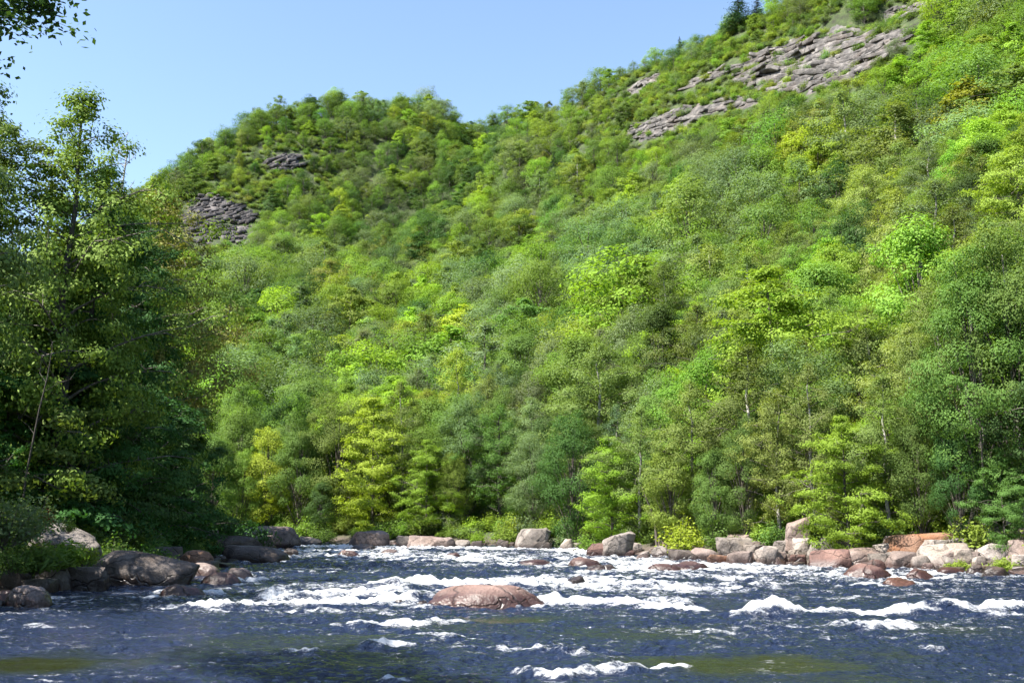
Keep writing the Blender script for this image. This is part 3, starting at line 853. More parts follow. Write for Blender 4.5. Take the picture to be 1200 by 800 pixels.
def build_cliff(px, label, steph, idx):
    W = np.array([hit(u, v) for u, v in px])
    poly = W[:, :2]
    g = np.random.default_rng(400 + idx)
    A = Acc()
    # bedrock skin under the slabs
    lo, hi = poly.min(0) - 4, poly.max(0) + 4
    X, Y = np.meshgrid(np.arange(lo[0], hi[0], .9), np.arange(lo[1], hi[1], .9))
    sd = poly_sd(X, Y, poly) + 1.6 * fbm(X / 6, Y / 6, oct=3, seed=70 + idx)
    m = sstep(1.0, -1.5, sd)
    z = terrain(X, Y) - 1.0 + m * ((1.7 if idx < 5 else 1.0) + .8 * fbm(X / 3, Y / 3, oct=3, seed=80 + idx))
    f = grid_faces(*X.shape); f = f[(m > .01).ravel()[f].any(1)]
    used, inv = np.unique(f, return_inverse=True)
    A.add(np.stack([X, Y, z], -1).reshape(-1, 3)[used], inv.reshape(-1, 4))
    quads = [A.v[0], A.f[0]]
    # slabs lying along the beds
    a, b = hit(*STRIKE[idx][0]), hit(*STRIKE[idx][1])
    e1 = b - a; e1 /= np.linalg.norm(e1)
    c = W.mean(0)
    eps = 4.0
    gz = np.array([float(terrain(c[0] + eps, c[1]) - terrain(c[0] - eps, c[1])), float(terrain(c[0], c[1] + eps) - terrain(c[0], c[1] - eps))]) / (2 * eps)
    e2 = np.array([-gz[0], -gz[1], 0.0]); e2 -= e1 * (e2 @ e1); e2 /= np.linalg.norm(e2)
    e3 = np.cross(e1, e2); e3 *= np.sign(e3[2])
    uvp = np.array(px, float)
    lo, hi = uvp.min(0), uvp.max(0)
    big = max(hi[0] - lo[0], 30)
    d0, f0 = ICO[3]
    SV, SF, n0 = [], [], 0
    want = int((16 + poly_area(uvp) / 36) * (1.7 if idx >= 5 else 1))
    tries = 0
    while want > 0 and tries < 6000:
        tries += 1
        u, v = g.uniform(lo[0], hi[0]), g.uniform(lo[1], hi[1])
        if float(poly_sd(np.array([u]), np.array([v]), uvp)[0]) > -1.0: continue
        p = hit(u, v)
        if np.hypot(*(p - c)[:2]) > 80: continue
        want -= 1
        th = steph * g.uniform(.18, .50); ln = th * g.uniform(4.5, 11) if idx < 5 else th * g.uniform(1.6, 4.5); dp = th * g.uniform(1.2, 2.4) * (1 if idx < 5 else 1.5)
        q = np.sign(d0) * np.abs(d0) ** .26
        n1 = fbm(d0[:, 0] * 2 + tries, d0[:, 1] * 2, d0[:, 2] * 2, oct=3, seed=idx)
        q = q * (1 + .10 * n1)[:, None]
        q[:, 2] *= 1 + .35 * g.uniform(-1, 1) * q[:, 0]; q[:, 0] += g.uniform(-.35, .35) * q[:, 1] + g.uniform(-.4, .4) * q[:, 2] * th / ln
        r1, r2 = g.normal(0, .10), g.normal(0, .16)
        f1 = e1 + r1 * e3 + r2 * e2; f1 /= np.linalg.norm(f1)
        f2 = e2 + g.normal(0, .12) * e3 - r2 * e1; f2 -= f1 * (f2 @ f1); f2 /= np.linalg.norm(f2)
        f3 = np.cross(f1, f2)
        V = p + e2 * dp * .05 + np.outer(q[:, 0] * ln / 2, f1) + np.outer(q[:, 1] * dp / 2, f2) + np.outer(q[:, 2] * th / 2, f3)
        SV.append(V); SF.append(f0 + n0); n0 += len(V)
    V = np.concatenate([quads[0]] + SV); nq = len(quads[0])
    me = mesh_from('rock_ledge', V - c, [quads[1]] + [x + nq for x in SF], [M['cliff' if idx < 5 else 'cliff_dark']], smooth=False)
    tag(link('rock_ledge', me, loc=c), label, 'cliff', 'bare rock ledges on the hills')
    return poly


def poly_area(p):
    x, y = p[:, 0], p[:, 1]
    return abs(float((x * np.roll(y, -1) - y * np.roll(x, -1)).sum())) / 2


CLIFF_XY = [build_cliff(*c, i) for i, c in enumerate(CLIFFS)]

# ------------------------------------------------------------------ tree prototypes
def leaves(centres, axes_n, size, g, ratio=.6):
    """rhombic leaves: centres (n,3), normals (n,3), size (n,)."""
    n = len(centres)
    r = g.normal(size=(n, 3))
    t = r - (r * axes_n).sum(1)[:, None] * axes_n
    t /= np.linalg.norm(t, axis=1)[:, None] + 1e-9
    b = np.cross(axes_n, t)
    l = size[:, None] * .5; w = l * ratio
    v = np.stack([centres - t * l, centres - b * w + t * l * .1, centres + t * l, centres + b * w + t * l * .1], 1).reshape(-1, 3)
    f = np.arange(n * 4).reshape(-1, 4)
    return v, f


def prof(kind, t):
    if kind == 'round': return np.sqrt(np.clip(1 - (2 * t - .95) ** 2 / 1.15, 0.04, 1))
    if kind == 'oval': return np.clip(np.sin(math.pi * np.clip(t * .9 + .12, 0, 1)) ** .7, .1, 1)
    if kind == 'cone': return np.clip((1 - t) ** .85, .05, 1)
    if kind == 'skirt': return np.clip(np.sqrt(1 - t * .97) * (.75 + .25 * np.sin(t * 9)), .12, 1)
    return np.ones_like(t)


def make_tree(seed, H, R, base, kind, n_limb, clumps, per, leaf, clump_r, flat, droop=0.0, trunk_r=None, bend=.04, twig=True, updir=.55, gap=.0):
    g = np.random.default_rng(seed)
    tr = trunk_r or H * .014
    k = 9
    tz = np.linspace(0, 1, k)
    off = np.cumsum(g.normal(0, bend * H / k, size=(k, 2)), axis=0); off -= off[0]
    tp = np.column_stack([off, tz * H * .96]); tp[0, 2] = -.6
    A = Acc()
    v, f = tube(tp, tr * (1 - tz * .88) + .012, 7); A.add(v, f); A.n0 = len(f)
    C = []; CR = []
    ang = g.uniform(0, 6.28)
    lop = g.uniform(0, 6.28)
    for i in range(n_limb):
        t = (i + g.uniform(.1, .9)) / n_limb
        t = t ** .9
        hz = H * (base + (1 - base) * t * .97)
        ang += 2.4 + g.normal(0, .35)
        Lr = R * prof(kind, np.array(t)) * g.uniform(.72, 1.12) * (1 + .16 * math.cos(ang - lop))
        Lr = float(Lr)
        rise = (updir * (1 - .3 * t)) * Lr * (1 - droop * 1.2)
        z0 = max(hz - rise * (.75 if not droop else .1), H * base * .55)
        px = np.interp(z0, tp[:, 2], tp[:, 0]); py = np.interp(z0, tp[:, 2], tp[:, 1])
        p0 = np.array([px, py, z0])
        tip = np.array([px + math.cos(ang) * Lr, py + math.sin(ang) * Lr, hz - droop * Lr * .35])
        mid = (p0 + tip) / 2 + np.array([0, 0, .12 * Lr + droop * Lr * .12]) + g.normal(0, .05 * Lr, 3)
        s = np.linspace(0, 1, 6)[:, None]
        q = (1 - s) ** 2 * p0 + 2 * s * (1 - s) * mid + s ** 2 * tip
        rb = tr * (1 - .75 * z0 / H) * .36
        v, f = tube(q, np.linspace(rb, .012, 6), 5); A.add(v, f)
        ncl = max(1, int(round(clumps * (.45 + .75 * Lr / R))))
        for c in range(ncl):
            sc_ = g.uniform(.35, 1.02) if c else 1.0
            b = (1 - sc_) ** 2 * p0 + 2 * sc_ * (1 - sc_) * mid + sc_ ** 2 * tip
            side = g.normal(0, 1, 3); side[2] *= .45
            e = b + side * Lr * .20 * (.5 + sc_)
            if gap and g.uniform() < gap: continue
            if twig:
                v, f = tube(np.stack([b, (b + e) / 2 + [0, 0, .04 * Lr], e]), [rb * .35 + .008, rb * .22 + .006, .005], 3); A.add(v, f)
            C.append(e); CR.append(clump_r * g.uniform(.65, 1.25) * (.7 + .3 * Lr / R))
    C.append(np.array([tp[-1, 0], tp[-1, 1], H * .97])); CR.append(clump_r * .8)
    C = np.array(C); CR = np.array(CR)
    n = len(C)
    cnt = np.maximum(8, (per * (CR / clump_r) ** 1.6 * g.uniform(.6, 1.35, n)).astype(int))
    idx = np.repeat(np.arange(n), cnt)
    m = len(idx)
    d = g.normal(size=(m, 3)); d /= np.linalg.norm(d, axis=1)[:, None]
    rr = g.uniform(0, 1, m) ** .5 * (1 + .18 * g.normal(size=m))
    tiltv = g.normal(0, .22, size=(n, 2))
    pos = d * rr[:, None] * CR[idx][:, None]
    pos[:, 2] *= flat
    pos[:, 2] += (pos[:, :2] * tiltv[idx]).sum(1) - droop * .35 * np.hypot(pos[:, 0], pos[:, 1])
    P = C[idx] + pos
    out = P - np.array([tp[-1, 0] * .5, tp[-1, 1] * .5, H * (base + (1 - base) * .45)])
    out /= np.linalg.norm(out, axis=1)[:, None] + 1e-9
    nrm = d * np.array([1, 1, 1.3]) * .60 + out * .55 + np.array([0, 0, .35]) + g.normal(0, .24, size=(m, 3))
    nrm /= np.linalg.norm(nrm, axis=1)[:, None] + 1e-9
    sz = leaf * g.uniform(.65, 1.3, m)
    lv, lf = leaves(P, nrm, sz, g)
    tv, tf = A.get()
    return (tv, tf, A.n0), (lv, lf)


def make_dome(seed, H, R, base, lobes, per, leaf, lobe_r=.36, squash=.8, top=1.0):
    """a full crown of many billows, each billow a shell of leaves, on a forked trunk."""
    g = np.random.default_rng(seed)
    A = Acc(); tr = H * .014
    tz = np.linspace(0, 1, 7); off = np.cumsum(g.normal(0, .03 * H / 7, (7, 2)), axis=0); off -= off[0]
    tp = np.column_stack([off, tz * H * .85]); tp[0, 2] = -.6
    v, f = tube(tp, tr * (1 - tz * .85) + .012, 7); A.add(v, f); A.n0 = len(f)
    cz = H * (base + 1) / 2; ez = H * (1 - base) / 2
    k = np.arange(lobes) + .5
    zz = 1 - 2 * k / lobes; zz = np.sign(zz) * np.abs(zz) ** .9
    th = k * 2.39996 + g.uniform(0, 6.28)
    ring = np.sqrt(np.clip(1 - zz * zz, 0, 1))
    lop = g.uniform(.78, 1.18, lobes)
    taper = np.where(zz > 0, 1 - (1 - top) * zz, 1.0)
    C = np.column_stack([np.cos(th) * ring * R * .72 * lop * taper, np.sin(th) * ring * R * .72 * lop * taper, cz + zz * ez * .76 + g.normal(0, .04 * H, lobes)])
    C[:, :2] += np.interp(C[:, 2], tp[:, 2], tp[:, 0])[:, None] * [1, 0] + np.interp(C[:, 2], tp[:, 2], tp[:, 1])[:, None] * [0, 1]
    keep = g.uniform(0, 1, lobes) > np.where(zz < -.3, .30, .07)
    C = C[keep]; n = len(C)
    CR = R * lobe_r * g.uniform(.65, 1.3, n)
    for c in C[:: max(1, n // 24)]:
        z0 = max(H * base * .6, c[2] - .45 * H * (1 - base)); p0 = np.array([np.interp(z0, tp[:, 2], tp[:, 0]), np.interp(z0, tp[:, 2], tp[:, 1]), z0])
        v, f = tube(np.stack([p0, (p0 + c) / 2 + [0, 0, .03 * H], c]), [tr * .33, tr * .2, .01], 4); A.add(v, f)
    # small side billows break the outline
    m2 = n
    C2 = C[g.integers(0, n, m2)]; d2 = g.normal(size=(m2, 3)); d2[:, 2] = np.abs(d2[:, 2]) * .7; d2 /= np.linalg.norm(d2, axis=1)[:, None]
    r2 = R * lobe_r * g.uniform(.28, .55, m2)
    C = np.concatenate([C, C2 + d2 * (R * lobe_r * .95)]); CR = np.concatenate([CR, r2])
    cnt = np.maximum(10, per * (CR / (R * lobe_r)) ** 1.9).astype(int)
    idx = np.repeat(np.arange(len(C)), cnt); m = len(idx)
    d = g.normal(size=(m, 3)); d /= np.linalg.norm(d, axis=1)[:, None]
    P = C[idx] + d * (CR[idx] * np.clip(g.normal(.9, .15, m), .2, 1.3))[:, None] * [1, 1, squash]
    out = P - np.array([0, 0, cz - .1 * ez]); out /= np.linalg.norm(out, axis=1)[:, None] + 1e-9
    nrm = d * .66 + out * .46 + [0, 0, .28] + g.normal(0, .22, (m, 3)); nrm /= np.linalg.norm(nrm, axis=1)[:, None] + 1e-9
    lv, lf = leaves(P, nrm, leaf * g.uniform(.6, 1.3, m), g)
    tv, tf = A.get()
    return (tv, tf, A.n0), (lv, lf)


def make_conifer(seed, H, R, base=.06, tiers=26, leaf=.3, per=26):
    g = np.random.default_rng(seed)
    A = Acc()
    tz = np.linspace(0, 1, 7); tp = np.column_stack([g.normal(0, .03, 7), g.normal(0, .03, 7), tz * H]); tp[0, 2] = -.6
    v, f = tube(tp, H * .012 * (1 - .92 * tz) + .01, 6); A.add(v, f)
    P = []; NN = []; S = []
    for i in range(tiers):
        t = i / (tiers - 1)
        z = H * (base + (1 - base) * t)
        L = R * (1 - t) ** .8 * g.uniform(.8, 1.15) + .12
        nb = max(4, int(9 * (1 - t) + 4))
        for b in range(nb):
            if g.uniform() < .12: continue
            a = g.uniform(0, 6.28); l = L * g.uniform(.65, 1.1)
            tip = np.array([math.cos(a) * l, math.sin(a) * l, z - l * .22 + .1 * l])
            p0 = np.array([0, 0, z])
            v, f = tube(np.stack([p0, (p0 + tip) / 2 + [0, 0, -.05 * l], tip]), [.03, .02, .006], 3); A.add(v, f)
            k = int(per * (.4 + l / R))
            s = g.uniform(.15, 1.02, k)
            q = p0[None] * (1 - s[:, None]) + tip[None] * s[:, None] + g.normal(0, .09 * l + .04, (k, 3)) * [1, 1, .5]
            q[:, 2] -= .06 * l * np.sin(s * 3.1)
            P.append(q); n = np.array([math.cos(a) * .4, math.sin(a) * .4, .8]) + g.normal(0, .4, (k, 3)); NN.append(n / np.linalg.norm(n, axis=1)[:, None]); S.append(leaf * g.uniform(.6, 1.3, k))
    lv, lf = leaves(np.concatenate(P), np.concatenate(NN), np.concatenate(S), g, .38)
    return A.get(), (lv, lf)


def make_bush(seed, H, R, clumps, per, leaf, grassy=False):
    g = np.random.default_rng(seed)
    A = Acc(); P = []; NN = []; S = []
    for i in range(clumps):
        a = g.uniform(0, 6.28); r = R * g.uniform(0, 1) ** .6; h = H * g.uniform(.45, 1.0) * (1 - .45 * (r / R) ** 2)
        tip = np.array([math.cos(a) * r, math.sin(a) * r, h])
        v, f = tube(np.stack([[math.cos(a) * r * .15, math.sin(a) * r * .15, -.1], tip * [.6, .6, .6], tip]), [.02, .014, .005], 3); A.add(v, f)
        k = int(per * g.uniform(.6, 1.3))
        s = g.uniform(.3, 1.05, k)
        q = tip * np.column_stack([s ** .8, s ** .8, s]) + g.normal(0, .16 * R, (k, 3)) * [1, 1, .8]
        q[:, 2] = np.abs(q[:, 2])
        n = np.array([math.cos(a) * .35, math.sin(a) * .35, .65]) + g.normal(0, .55, (k, 3))
        P.append(q); NN.append(n / np.linalg.norm(n, axis=1)[:, None]); S.append(leaf * g.uniform(.6, 1.3, k))
    lv, lf = leaves(np.concatenate(P), np.concatenate(NN), np.concatenate(S), g, .22 if grassy else .6)
    return A.get(), (lv, lf)


PROTO = {}


def proto(key, parts, leafmat='leaf'):
    tk, (lv, lf) = parts; tv, tf = tk[:2]; nb = tk[2] if len(tk) > 2 else len(tf)
    PROTO[key] = (mesh_from(key + '_trunk', tv, tf, [M['bark'], M['bark']], smooth=True, mat_idx=(np.arange(len(tf)) >= nb).astype(int)), mesh_from(key + '_crown', lv, lf, [M[leafmat]]), float(lv[:, 2].max()), float(np.percentile(np.hypot(lv[:, 0], lv[:, 1]), 97)))


# far hillside trees
for i in range(4): proto('broad%d' % i, make_dome(10 + i, 14, 4.6 + .25 * i, .10, (24, 30, 20, 34)[i], (330, 280, 400, 250)[i], .27, (.36, .32, .40, .30)[i], .8, (.9, .7, 1, .8)[i]))
for i in range(2): proto('oval%d' % i, make_dome(20 + i, 14, 3.5, .08, 28, 240, .26, .40, .9, (.55, .75)[i]))
for i in range(2): proto('sprays%d' % i, make_tree(30 + i, 13, 4.2, .10, 'oval', 26, 3.4, 150, .34, 1.35, .36, updir=.35))
for i in range(2): proto('airy%d' % i, make_tree(40 + i, 13, 3.6, .18, 'oval', 26, 3.0, 150, .25, 1.1, .8, gap=.08))
proto('spire0', make_conifer(50, 13, 2.6))
proto('spire1', make_conifer(51, 12, 3.2))
# nearer bank trees, finer leaves
for i in range(3): proto('bank_broad%d' % i, make_dome(110 + i, 13, 4.2, .03, (46, 60, 38)[i], (700, 580, 860)[i], .15, (.29, .25, .32)[i], .75, (.8, .65, .95)[i]))
for i in range(2): proto('bank_sprays%d' % i, make_tree(120 + i, 12, 3.8, .05, 'oval', 38, 4.8, 250, .165, 1.05, .33, updir=.3))
for i in range(3): proto('bank_airy%d' % i, make_tree(130 + i, 14, 3.7, .14, 'oval', 40, 4.0, 235, .145, .85, .75, gap=.10, bend=.07))
for i in range(2): proto('bank_tall%d' % i, make_dome(150 + i, 20, 4.7, .10, 78, 620, .15, .23, .8, (.6, .75)[i]))
for i in range(2): proto('bank_oval%d' % i, make_dome(140 + i, 12, 2.9, .02, 52, 500, .145, .31, .8, (.5, .65)[i]))
# shaded left bank
for i in range(3): proto('shade_tall%d' % i, make_tree(210 + i, 19, 5.2, .05, 'skirt', 62, 5.0, 250, .18, 1.05, .36, droop=.55, updir=.3, bend=.05), 'leaf_dense')
for i in range(2): proto('shade_open%d' % i, make_tree(220 + i, 19, 4.6, .06, 'oval', 54, 5.0, 230, .17, 1.05, .5, updir=.5, gap=.06, bend=.08), 'leaf_dense')
for i in range(2): proto('shade_low%d' % i, make_tree(230 + i, 9, 4.0, .0, 'skirt', 40, 4.6, 180, .2, .95, .34, droop=.5, updir=.3), 'leaf_dense')
for i in range(3): proto('bush%d' % i, make_bush(310 + i, 1.7, 1.2, 26, 60, .15))
proto('tuft0', make_bush(320, .9, .8, 40, 40, .3, True))
proto('tuft1', make_bush(321, .7, .8, 40, 36, .26, True))

TINT = {
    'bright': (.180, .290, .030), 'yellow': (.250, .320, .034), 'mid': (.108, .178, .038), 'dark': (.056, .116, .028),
    'grey': (.126, .182, .076), 'olive': (.156, .210, .050), 'spruce': (.022, .050, .034), 'shade': (.042, .118, .024), 'fresh': (.142, .235, .036), 'lime': (.190, .262, .042), 'rust': (.26, .06, .02),
}


def vary(t, g, a=.12):
    c = np.array(TINT[t]) * np.clip(1 + 1.5 * a * g.normal(), .55, 1.5) * (1 + .06 * g.normal(size=3))
    return np.clip(c, .005, .4)


def plant(name, key, x, y, z, H, tint, label, cat='tree', group=None, rot=None, wide=1.0, bark='bark', tilt=(0, 0)):
    tm, cm, h0, r0 = PROTO[key]
    s = H / h0
    e = bpy.data.objects.new(name, None); COL.objects.link(e)
    e.location = (x, y, z); e.rotation_euler = (tilt[0], tilt[1], rng.uniform(0, 6.28) if rot is None else rot)
    e.scale = (s * wide, s * wide, s); e.empty_display_size = .3
    tag(e, label, cat, group)
    tr = link('trunk' if cat != 'shrub' else 'stems', tm, parent=e); cr = link('crown' if cat != 'shrub' else 'foliage', cm, parent=e)
    tr.material_slots[0].link = 'OBJECT'; tr.material_slots[0].material = M[bark]
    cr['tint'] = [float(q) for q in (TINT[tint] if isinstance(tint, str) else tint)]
    return e


# ------------------------------------------------------------------ where trees stand
class Tr:
    __slots__ = ('x', 'y', 'z', 'H', 'R', 'key', 'tint', 'zone', 'u', 'v', 'vt', 'f', 'vis', 'col', 'wide', 'bark', 'label', 'name', 'fixed', 'rot', 'tilt')
    def __init__(s, **k):
        s.wide = 1.0; s.bark = 'bark'; s.label = None; s.name = 'broadleaf_tree'; s.fixed = False; s.rot = rng.uniform(0, 6.28); s.tilt = (0, 0); s.vis = 0
        for a, b in k.items(): setattr(s, a, b)


TREES = []
# --- left bank, by hand: u of trunk, depth, v of top, prototype, tint, wide, label
LEFT = [
    (-170, 29, 10, 'shade_open0', 'mid', .9, 'tall tree cut by the left frame edge nearest the camera'),
    (-115, 35, 30, 'shade_open1', 'mid', .66, 'open sunlit tree whose crown reaches in at the upper left edge'),
    (52, 47, 92, 'shade_open0', 'fresh', .85, 'tall fresh green tree with open top against sky on left bank'),
    (-30, 46, 130, 'shade_tall0', 'mid', 1.0, 'dense tree behind the open sunlit tree at the left frame edge'),
    (88, 51, 190, 'shade_tall1', 'shade', .8, 'tall dense dark tree with hanging sprays beside the open topped tree'),
    (122, 56, 232, 'shade_tall2', 'dark', .85, 'dense dark tree in the middle of the left bank wall'),
    (138, 66, 248, 'shade_tall0', 'shade', .85, 'dark tree second from the river end of left bank wall'),
    (158, 76, 300, 'shade_tall1', 'dark', .8, 'dark tree with straight shaded edge at river end of left bank'),
    (192, 87, 405, 'shade_tall2', 'shade', .8, 'shorter dark tree at the outermost tip of the left bank'),
    (150, 80, 214, 'shade_open1', 'olive', 1.0, 'olive sunlit tree showing its top behind the dark left bank wall'),
    (172, 92, 232, 'shade_open0', 'fresh', .9, 'fresh green sunlit tree top behind the dark wall nearest the hill'),
    (110, 72, 215, 'shade_open0', 'olive', 1.0, 'olive tree filling the gap behind the open topped tree'),
    (0, 46, 400, 'shade_low0', 'shade', 1.1, 'low shaded tree with drooping sprays at the left frame edge'),
    (66, 50, 410, 'shade_low1', 'shade', 1.1, 'low dark tree hanging over the light slab'),
    (122, 56, 445, 'shade_low0', 'dark', 1.1, 'low dark tree over the big dark sloping boulder'),
    (172, 61, 450, 'shade_low1', 'shade', 1.1, 'low dark tree behind the round orange boulder'),
    (202, 72, 470, 'shade_low0', 'dark', 1.05, 'low dark tree above the pale rock in shade'),
    (210, 84, 505, 'shade_low1', 'shade', 1.0, 'lowest dark tree over the shaded boulders near the bend'),
    (-60, 42, 330, 'shade_tall2', 'shade', .9, 'dark tree partly outside the left frame edge at mid height'),
    (40, 52, 300, 'shade_tall1', 'dark', .9, 'dark tree deep inside the left bank wood'),
]
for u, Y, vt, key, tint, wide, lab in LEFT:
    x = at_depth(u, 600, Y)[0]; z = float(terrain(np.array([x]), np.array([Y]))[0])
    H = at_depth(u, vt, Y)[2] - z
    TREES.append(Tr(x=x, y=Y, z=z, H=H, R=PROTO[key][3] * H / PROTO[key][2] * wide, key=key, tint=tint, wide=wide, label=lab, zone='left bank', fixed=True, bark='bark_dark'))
# --- far and right bank front rows, by hand: u, setback from the waterline, v of top, prototype, tint, wide, bark, label
FRONT = [
    (250, 7, 505, 'bank_oval0', 'mid', 1.0, 'bark', 'mid green tree half hidden by the left bank at the bend'),
    (284, 8, 520, 'bank_broad0', 'fresh', .8, 'bark', 'fresh green tree directly above the large boulder at the bend'),
    (312, 9, 497, 'bank_oval1', 'yellow', 1.0, 'bark', 'narrow bright yellow-green tree above the large boulder at the bend'),
    (350, 8, 478, 'bank_broad1', 'mid', .85, 'bark', 'mid green rounded tree right of the narrow yellow tree'),
    (392, 11, 455, 'bank_broad2', 'mid', .85, 'bark', 'tall mid green tree behind the small tan rock in grass'),
    (376, 5, 560, 'bank_oval0', 'dark', 1.1, 'bark', 'short dark tree at the far waterside left of tan boulder'),
    (436, 7, 462, 'bank_sprays0', 'yellow', 1.0, 'bark', 'bright yellow-green tree in level tiers above the blocky tan boulder'),
    (470, 10, 440, 'bank_airy0', 'olive', .8, 'bark_pale', 'olive tree with thin pale trunk behind the tiered yellow tree'),
    (500, 6, 512, 'bank_sprays1', 'bright', .85, 'bark', 'short bright green tree above the long low tan slab'),
    (532, 8, 525, 'bank_broad0', 'fresh', .8, 'bark', 'fresh green tree above the right end of the tan slab'),
    (545, 13, 455, 'bank_broad1', 'grey', 1.0, 'bark', 'tall grey-green tree behind the fresh green tree by tan slab'),
    (585, 11, 470, 'bank_airy1', 'mid', 1.0, 'bark_dark', 'tall tree with dark leaning trunk left of the triangular boulder'),
    (625, 7, 500, 'bank_broad2', 'grey', 1.0, 'bark', 'broad grey-green tree directly over the triangular boulder'),
    (672, 10, 475, 'bank_broad0', 'dark', .9, 'bark', 'dark tree in the shadowed gap right of the triangular boulder'),
    (716, 6, 508, 'bank_sprays0', 'bright', .95, 'bark', 'bright yellow-green tree over the big leaning boulder'),
    (748, 10, 470, 'bank_airy2', 'olive', 1.0, 'bark_pale', 'olive tree with pale bent trunk right of the leaning boulder'),
    (786, 7, 515, 'bank_oval1', 'lime', 1.1, 'bark', 'lime green tree above the dark brown slab'),
    (838, 6, 520, 'bank_oval0', 'mid', .95, 'bark', 'slim mid green tree above the grey brown angular block'),
    (815, 12, 440, 'bank_airy1', 'olive', 1.0, 'bark_pale', 'tall olive tree behind the slim mid green tree'),
    (872, 8, 480, 'bank_broad1', 'mid', .75, 'bark', 'mid green tree left of the tall standing boulder'),
    (912, 9, 450, 'bank_airy0', 'olive', 1.0, 'bark_pale', 'olive loose tree behind the tall standing boulder'),
    (994, 4.5, 482, 'bank_sprays1', 'bright', .95, 'bark_dark', 'vivid bright green tree standing in front of the wood above the mottled boulder'),
    (1040, 8, 430, 'bank_airy2', 'olive', 1.0, 'bark_pale', 'olive loose tree right of the vivid bright green tree'),
    (955, 10, 420, 'bank_airy1', 'olive', .9, 'bark_pale', 'brownish olive tree behind left of the vivid bright green tree'),
    (1078, 7, 470, 'bank_broad2', 'mid', .75, 'bark', 'mid green tree over the big cracked pale boulder'),
    (1112, 9, 330, 'bank_tall1', 'olive', .8, 'bark_pale', 'tall olive tree left of the pale trunked pair'),
    (1155, 6, 285, 'bank_tall0', 'mid', .95, 'bark_pale', 'tall tree with long pale trunk above the small green bush'),
    (1200, 7, 250, 'bank_tall1', 'mid', .85, 'bark_pale', 'tallest full leaved tree at the right frame edge'),
    (1240, 6, 330, 'bank_airy2', 'dark', 1.0, 'bark_pale', 'dark tree cut by the right frame edge'),
    (1125, 5, 470, 'bank_broad1', 'dark', .7, 'bark', 'low dark tree in shade behind the big cracked pale boulder'),
    (1175, 4, 520, 'bank_sprays0', 'mid', .8, 'bark', 'short mid green tree behind the tilted pale slab'),
]
for u, back, vt, key, tint, wide, bark, lab in FRONT:
    wl = float(waterline_v(min(max(u, 335), 1200))); p = on_plane(u, wl)
    n = np.array([.55, .83]) if u < 640 else np.array([.85, .5])
    back += 2 if u < 640 else 5
    x, y = p[0] + n[0] * back * .3, p[1] + n[1] * back
    x = at_depth(u, 600, y)[0]
    z = float(terrain(np.array([x]), np.array([y]))[0])
    H = at_depth(u, vt, y)[2] - z
    TREES.append(Tr(x=x, y=y, z=z - .1, H=H, R=PROTO[key][3] * H / PROTO[key][2] * wide, key=key, tint=tint, wide=wide, label=lab, bark=bark, zone='bank', fixed=True))

# --- hillside, by a jittered grid; the stand changes with the ground it grows on
SPOTS = [(575, 165, 22, 20, 'dark', 6), (535, 205, 24, 24, 'dark', 7), (495, 255, 34, 34, 'dark', 9),  # photo spots where a colour dominates: u, v, radius u, radius v, tint, weight
    (960, 192, 26, 20, 'yellow', 9), (872, 165, 22, 16, 'bright', 8), (745, 195, 24, 22, 'bright', 7), (1090, 145, 60, 50, 'bright', 4), (1160, 90, 70, 45, 'bright', 5), (1180, 190, 40, 40, 'bright', 3),
    (700, 240, 30, 20, 'bright', 4), (860, 240, 40, 25, 'bright', 3), (1060, 215, 40, 25, 'bright', 4), (670, 405, 40, 30, 'yellow', 5), (500, 360, 50, 25, 'bright', 5), (385, 395, 40, 30, 'lime', 4), (300, 350, 50, 25, 'fresh', 4),
    (520, 300, 40, 30, 'fresh', 3), (600, 450, 40, 30, 'bright', 3), (460, 500, 50, 40, 'bright', 3), (420, 400, 110, 30, 'grey', 4), (270, 430, 50, 50, 'grey', 5), (580, 400, 60, 40, 'grey', 4), (640, 500, 70, 60, 'grey', 4),
    (730, 320, 60, 40, 'grey', 4), (640, 260, 60, 40, 'grey', 3), (800, 200, 90, 25, 'grey', 4), (380, 300, 60, 20, 'grey', 3), (960, 130, 60, 30, 'grey', 3), (1130, 270, 160, 70, 'olive', 6), (1020, 350, 150, 90, 'olive', 6),
    (850, 420, 110, 80, 'olive', 5), (1150, 430, 90, 120, 'mid', 3), (720, 410, 40, 30, 'mid', 3), (450, 250, 40, 40, 'dark', 7), (715, 265, 22, 15, 'dark', 5), (350, 350, 18, 14, 'dark', 4), (1000, 270, 30, 14, 'dark', 3),
    (330, 190, 40, 24, 'dark', 3), (220, 170, 40, 30, 'dark', 2), (420, 160, 120, 50, 'mid', 3), (560, 140, 70, 30, 'fresh', 3), (720, 150, 70, 30, 'fresh', 4), (900, 20, 60, 30, 'fresh', 4), (1150, 20, 60, 30, 'fresh', 4), (840, 130, 80, 20, 'olive', 2),
]
BASEW = {'bright': .8, 'yellow': .1, 'mid': 2.3, 'dark': .6, 'grey': 1.9, 'olive': .8, 'fresh': 2.0, 'lime': .5}


def pick_tint(u, v, g):
    w = dict(BASEW)
    for su, sv, ru, rv, t, k in SPOTS:
        q = ((u - su) / ru) ** 2 + ((v - sv) / rv) ** 2
        if q < 2.5: w[t] += k * math.exp(-q)
    ks = list(w); p = np.array([w[k] for k in ks]); p /= p.sum()
    return ks[int(g.choice(len(ks), p=p))]


def in_poly(u, v, poly, grow=0.0):
    return float(poly_sd(np.array([u]), np.array([v]), poly)[0]) < grow


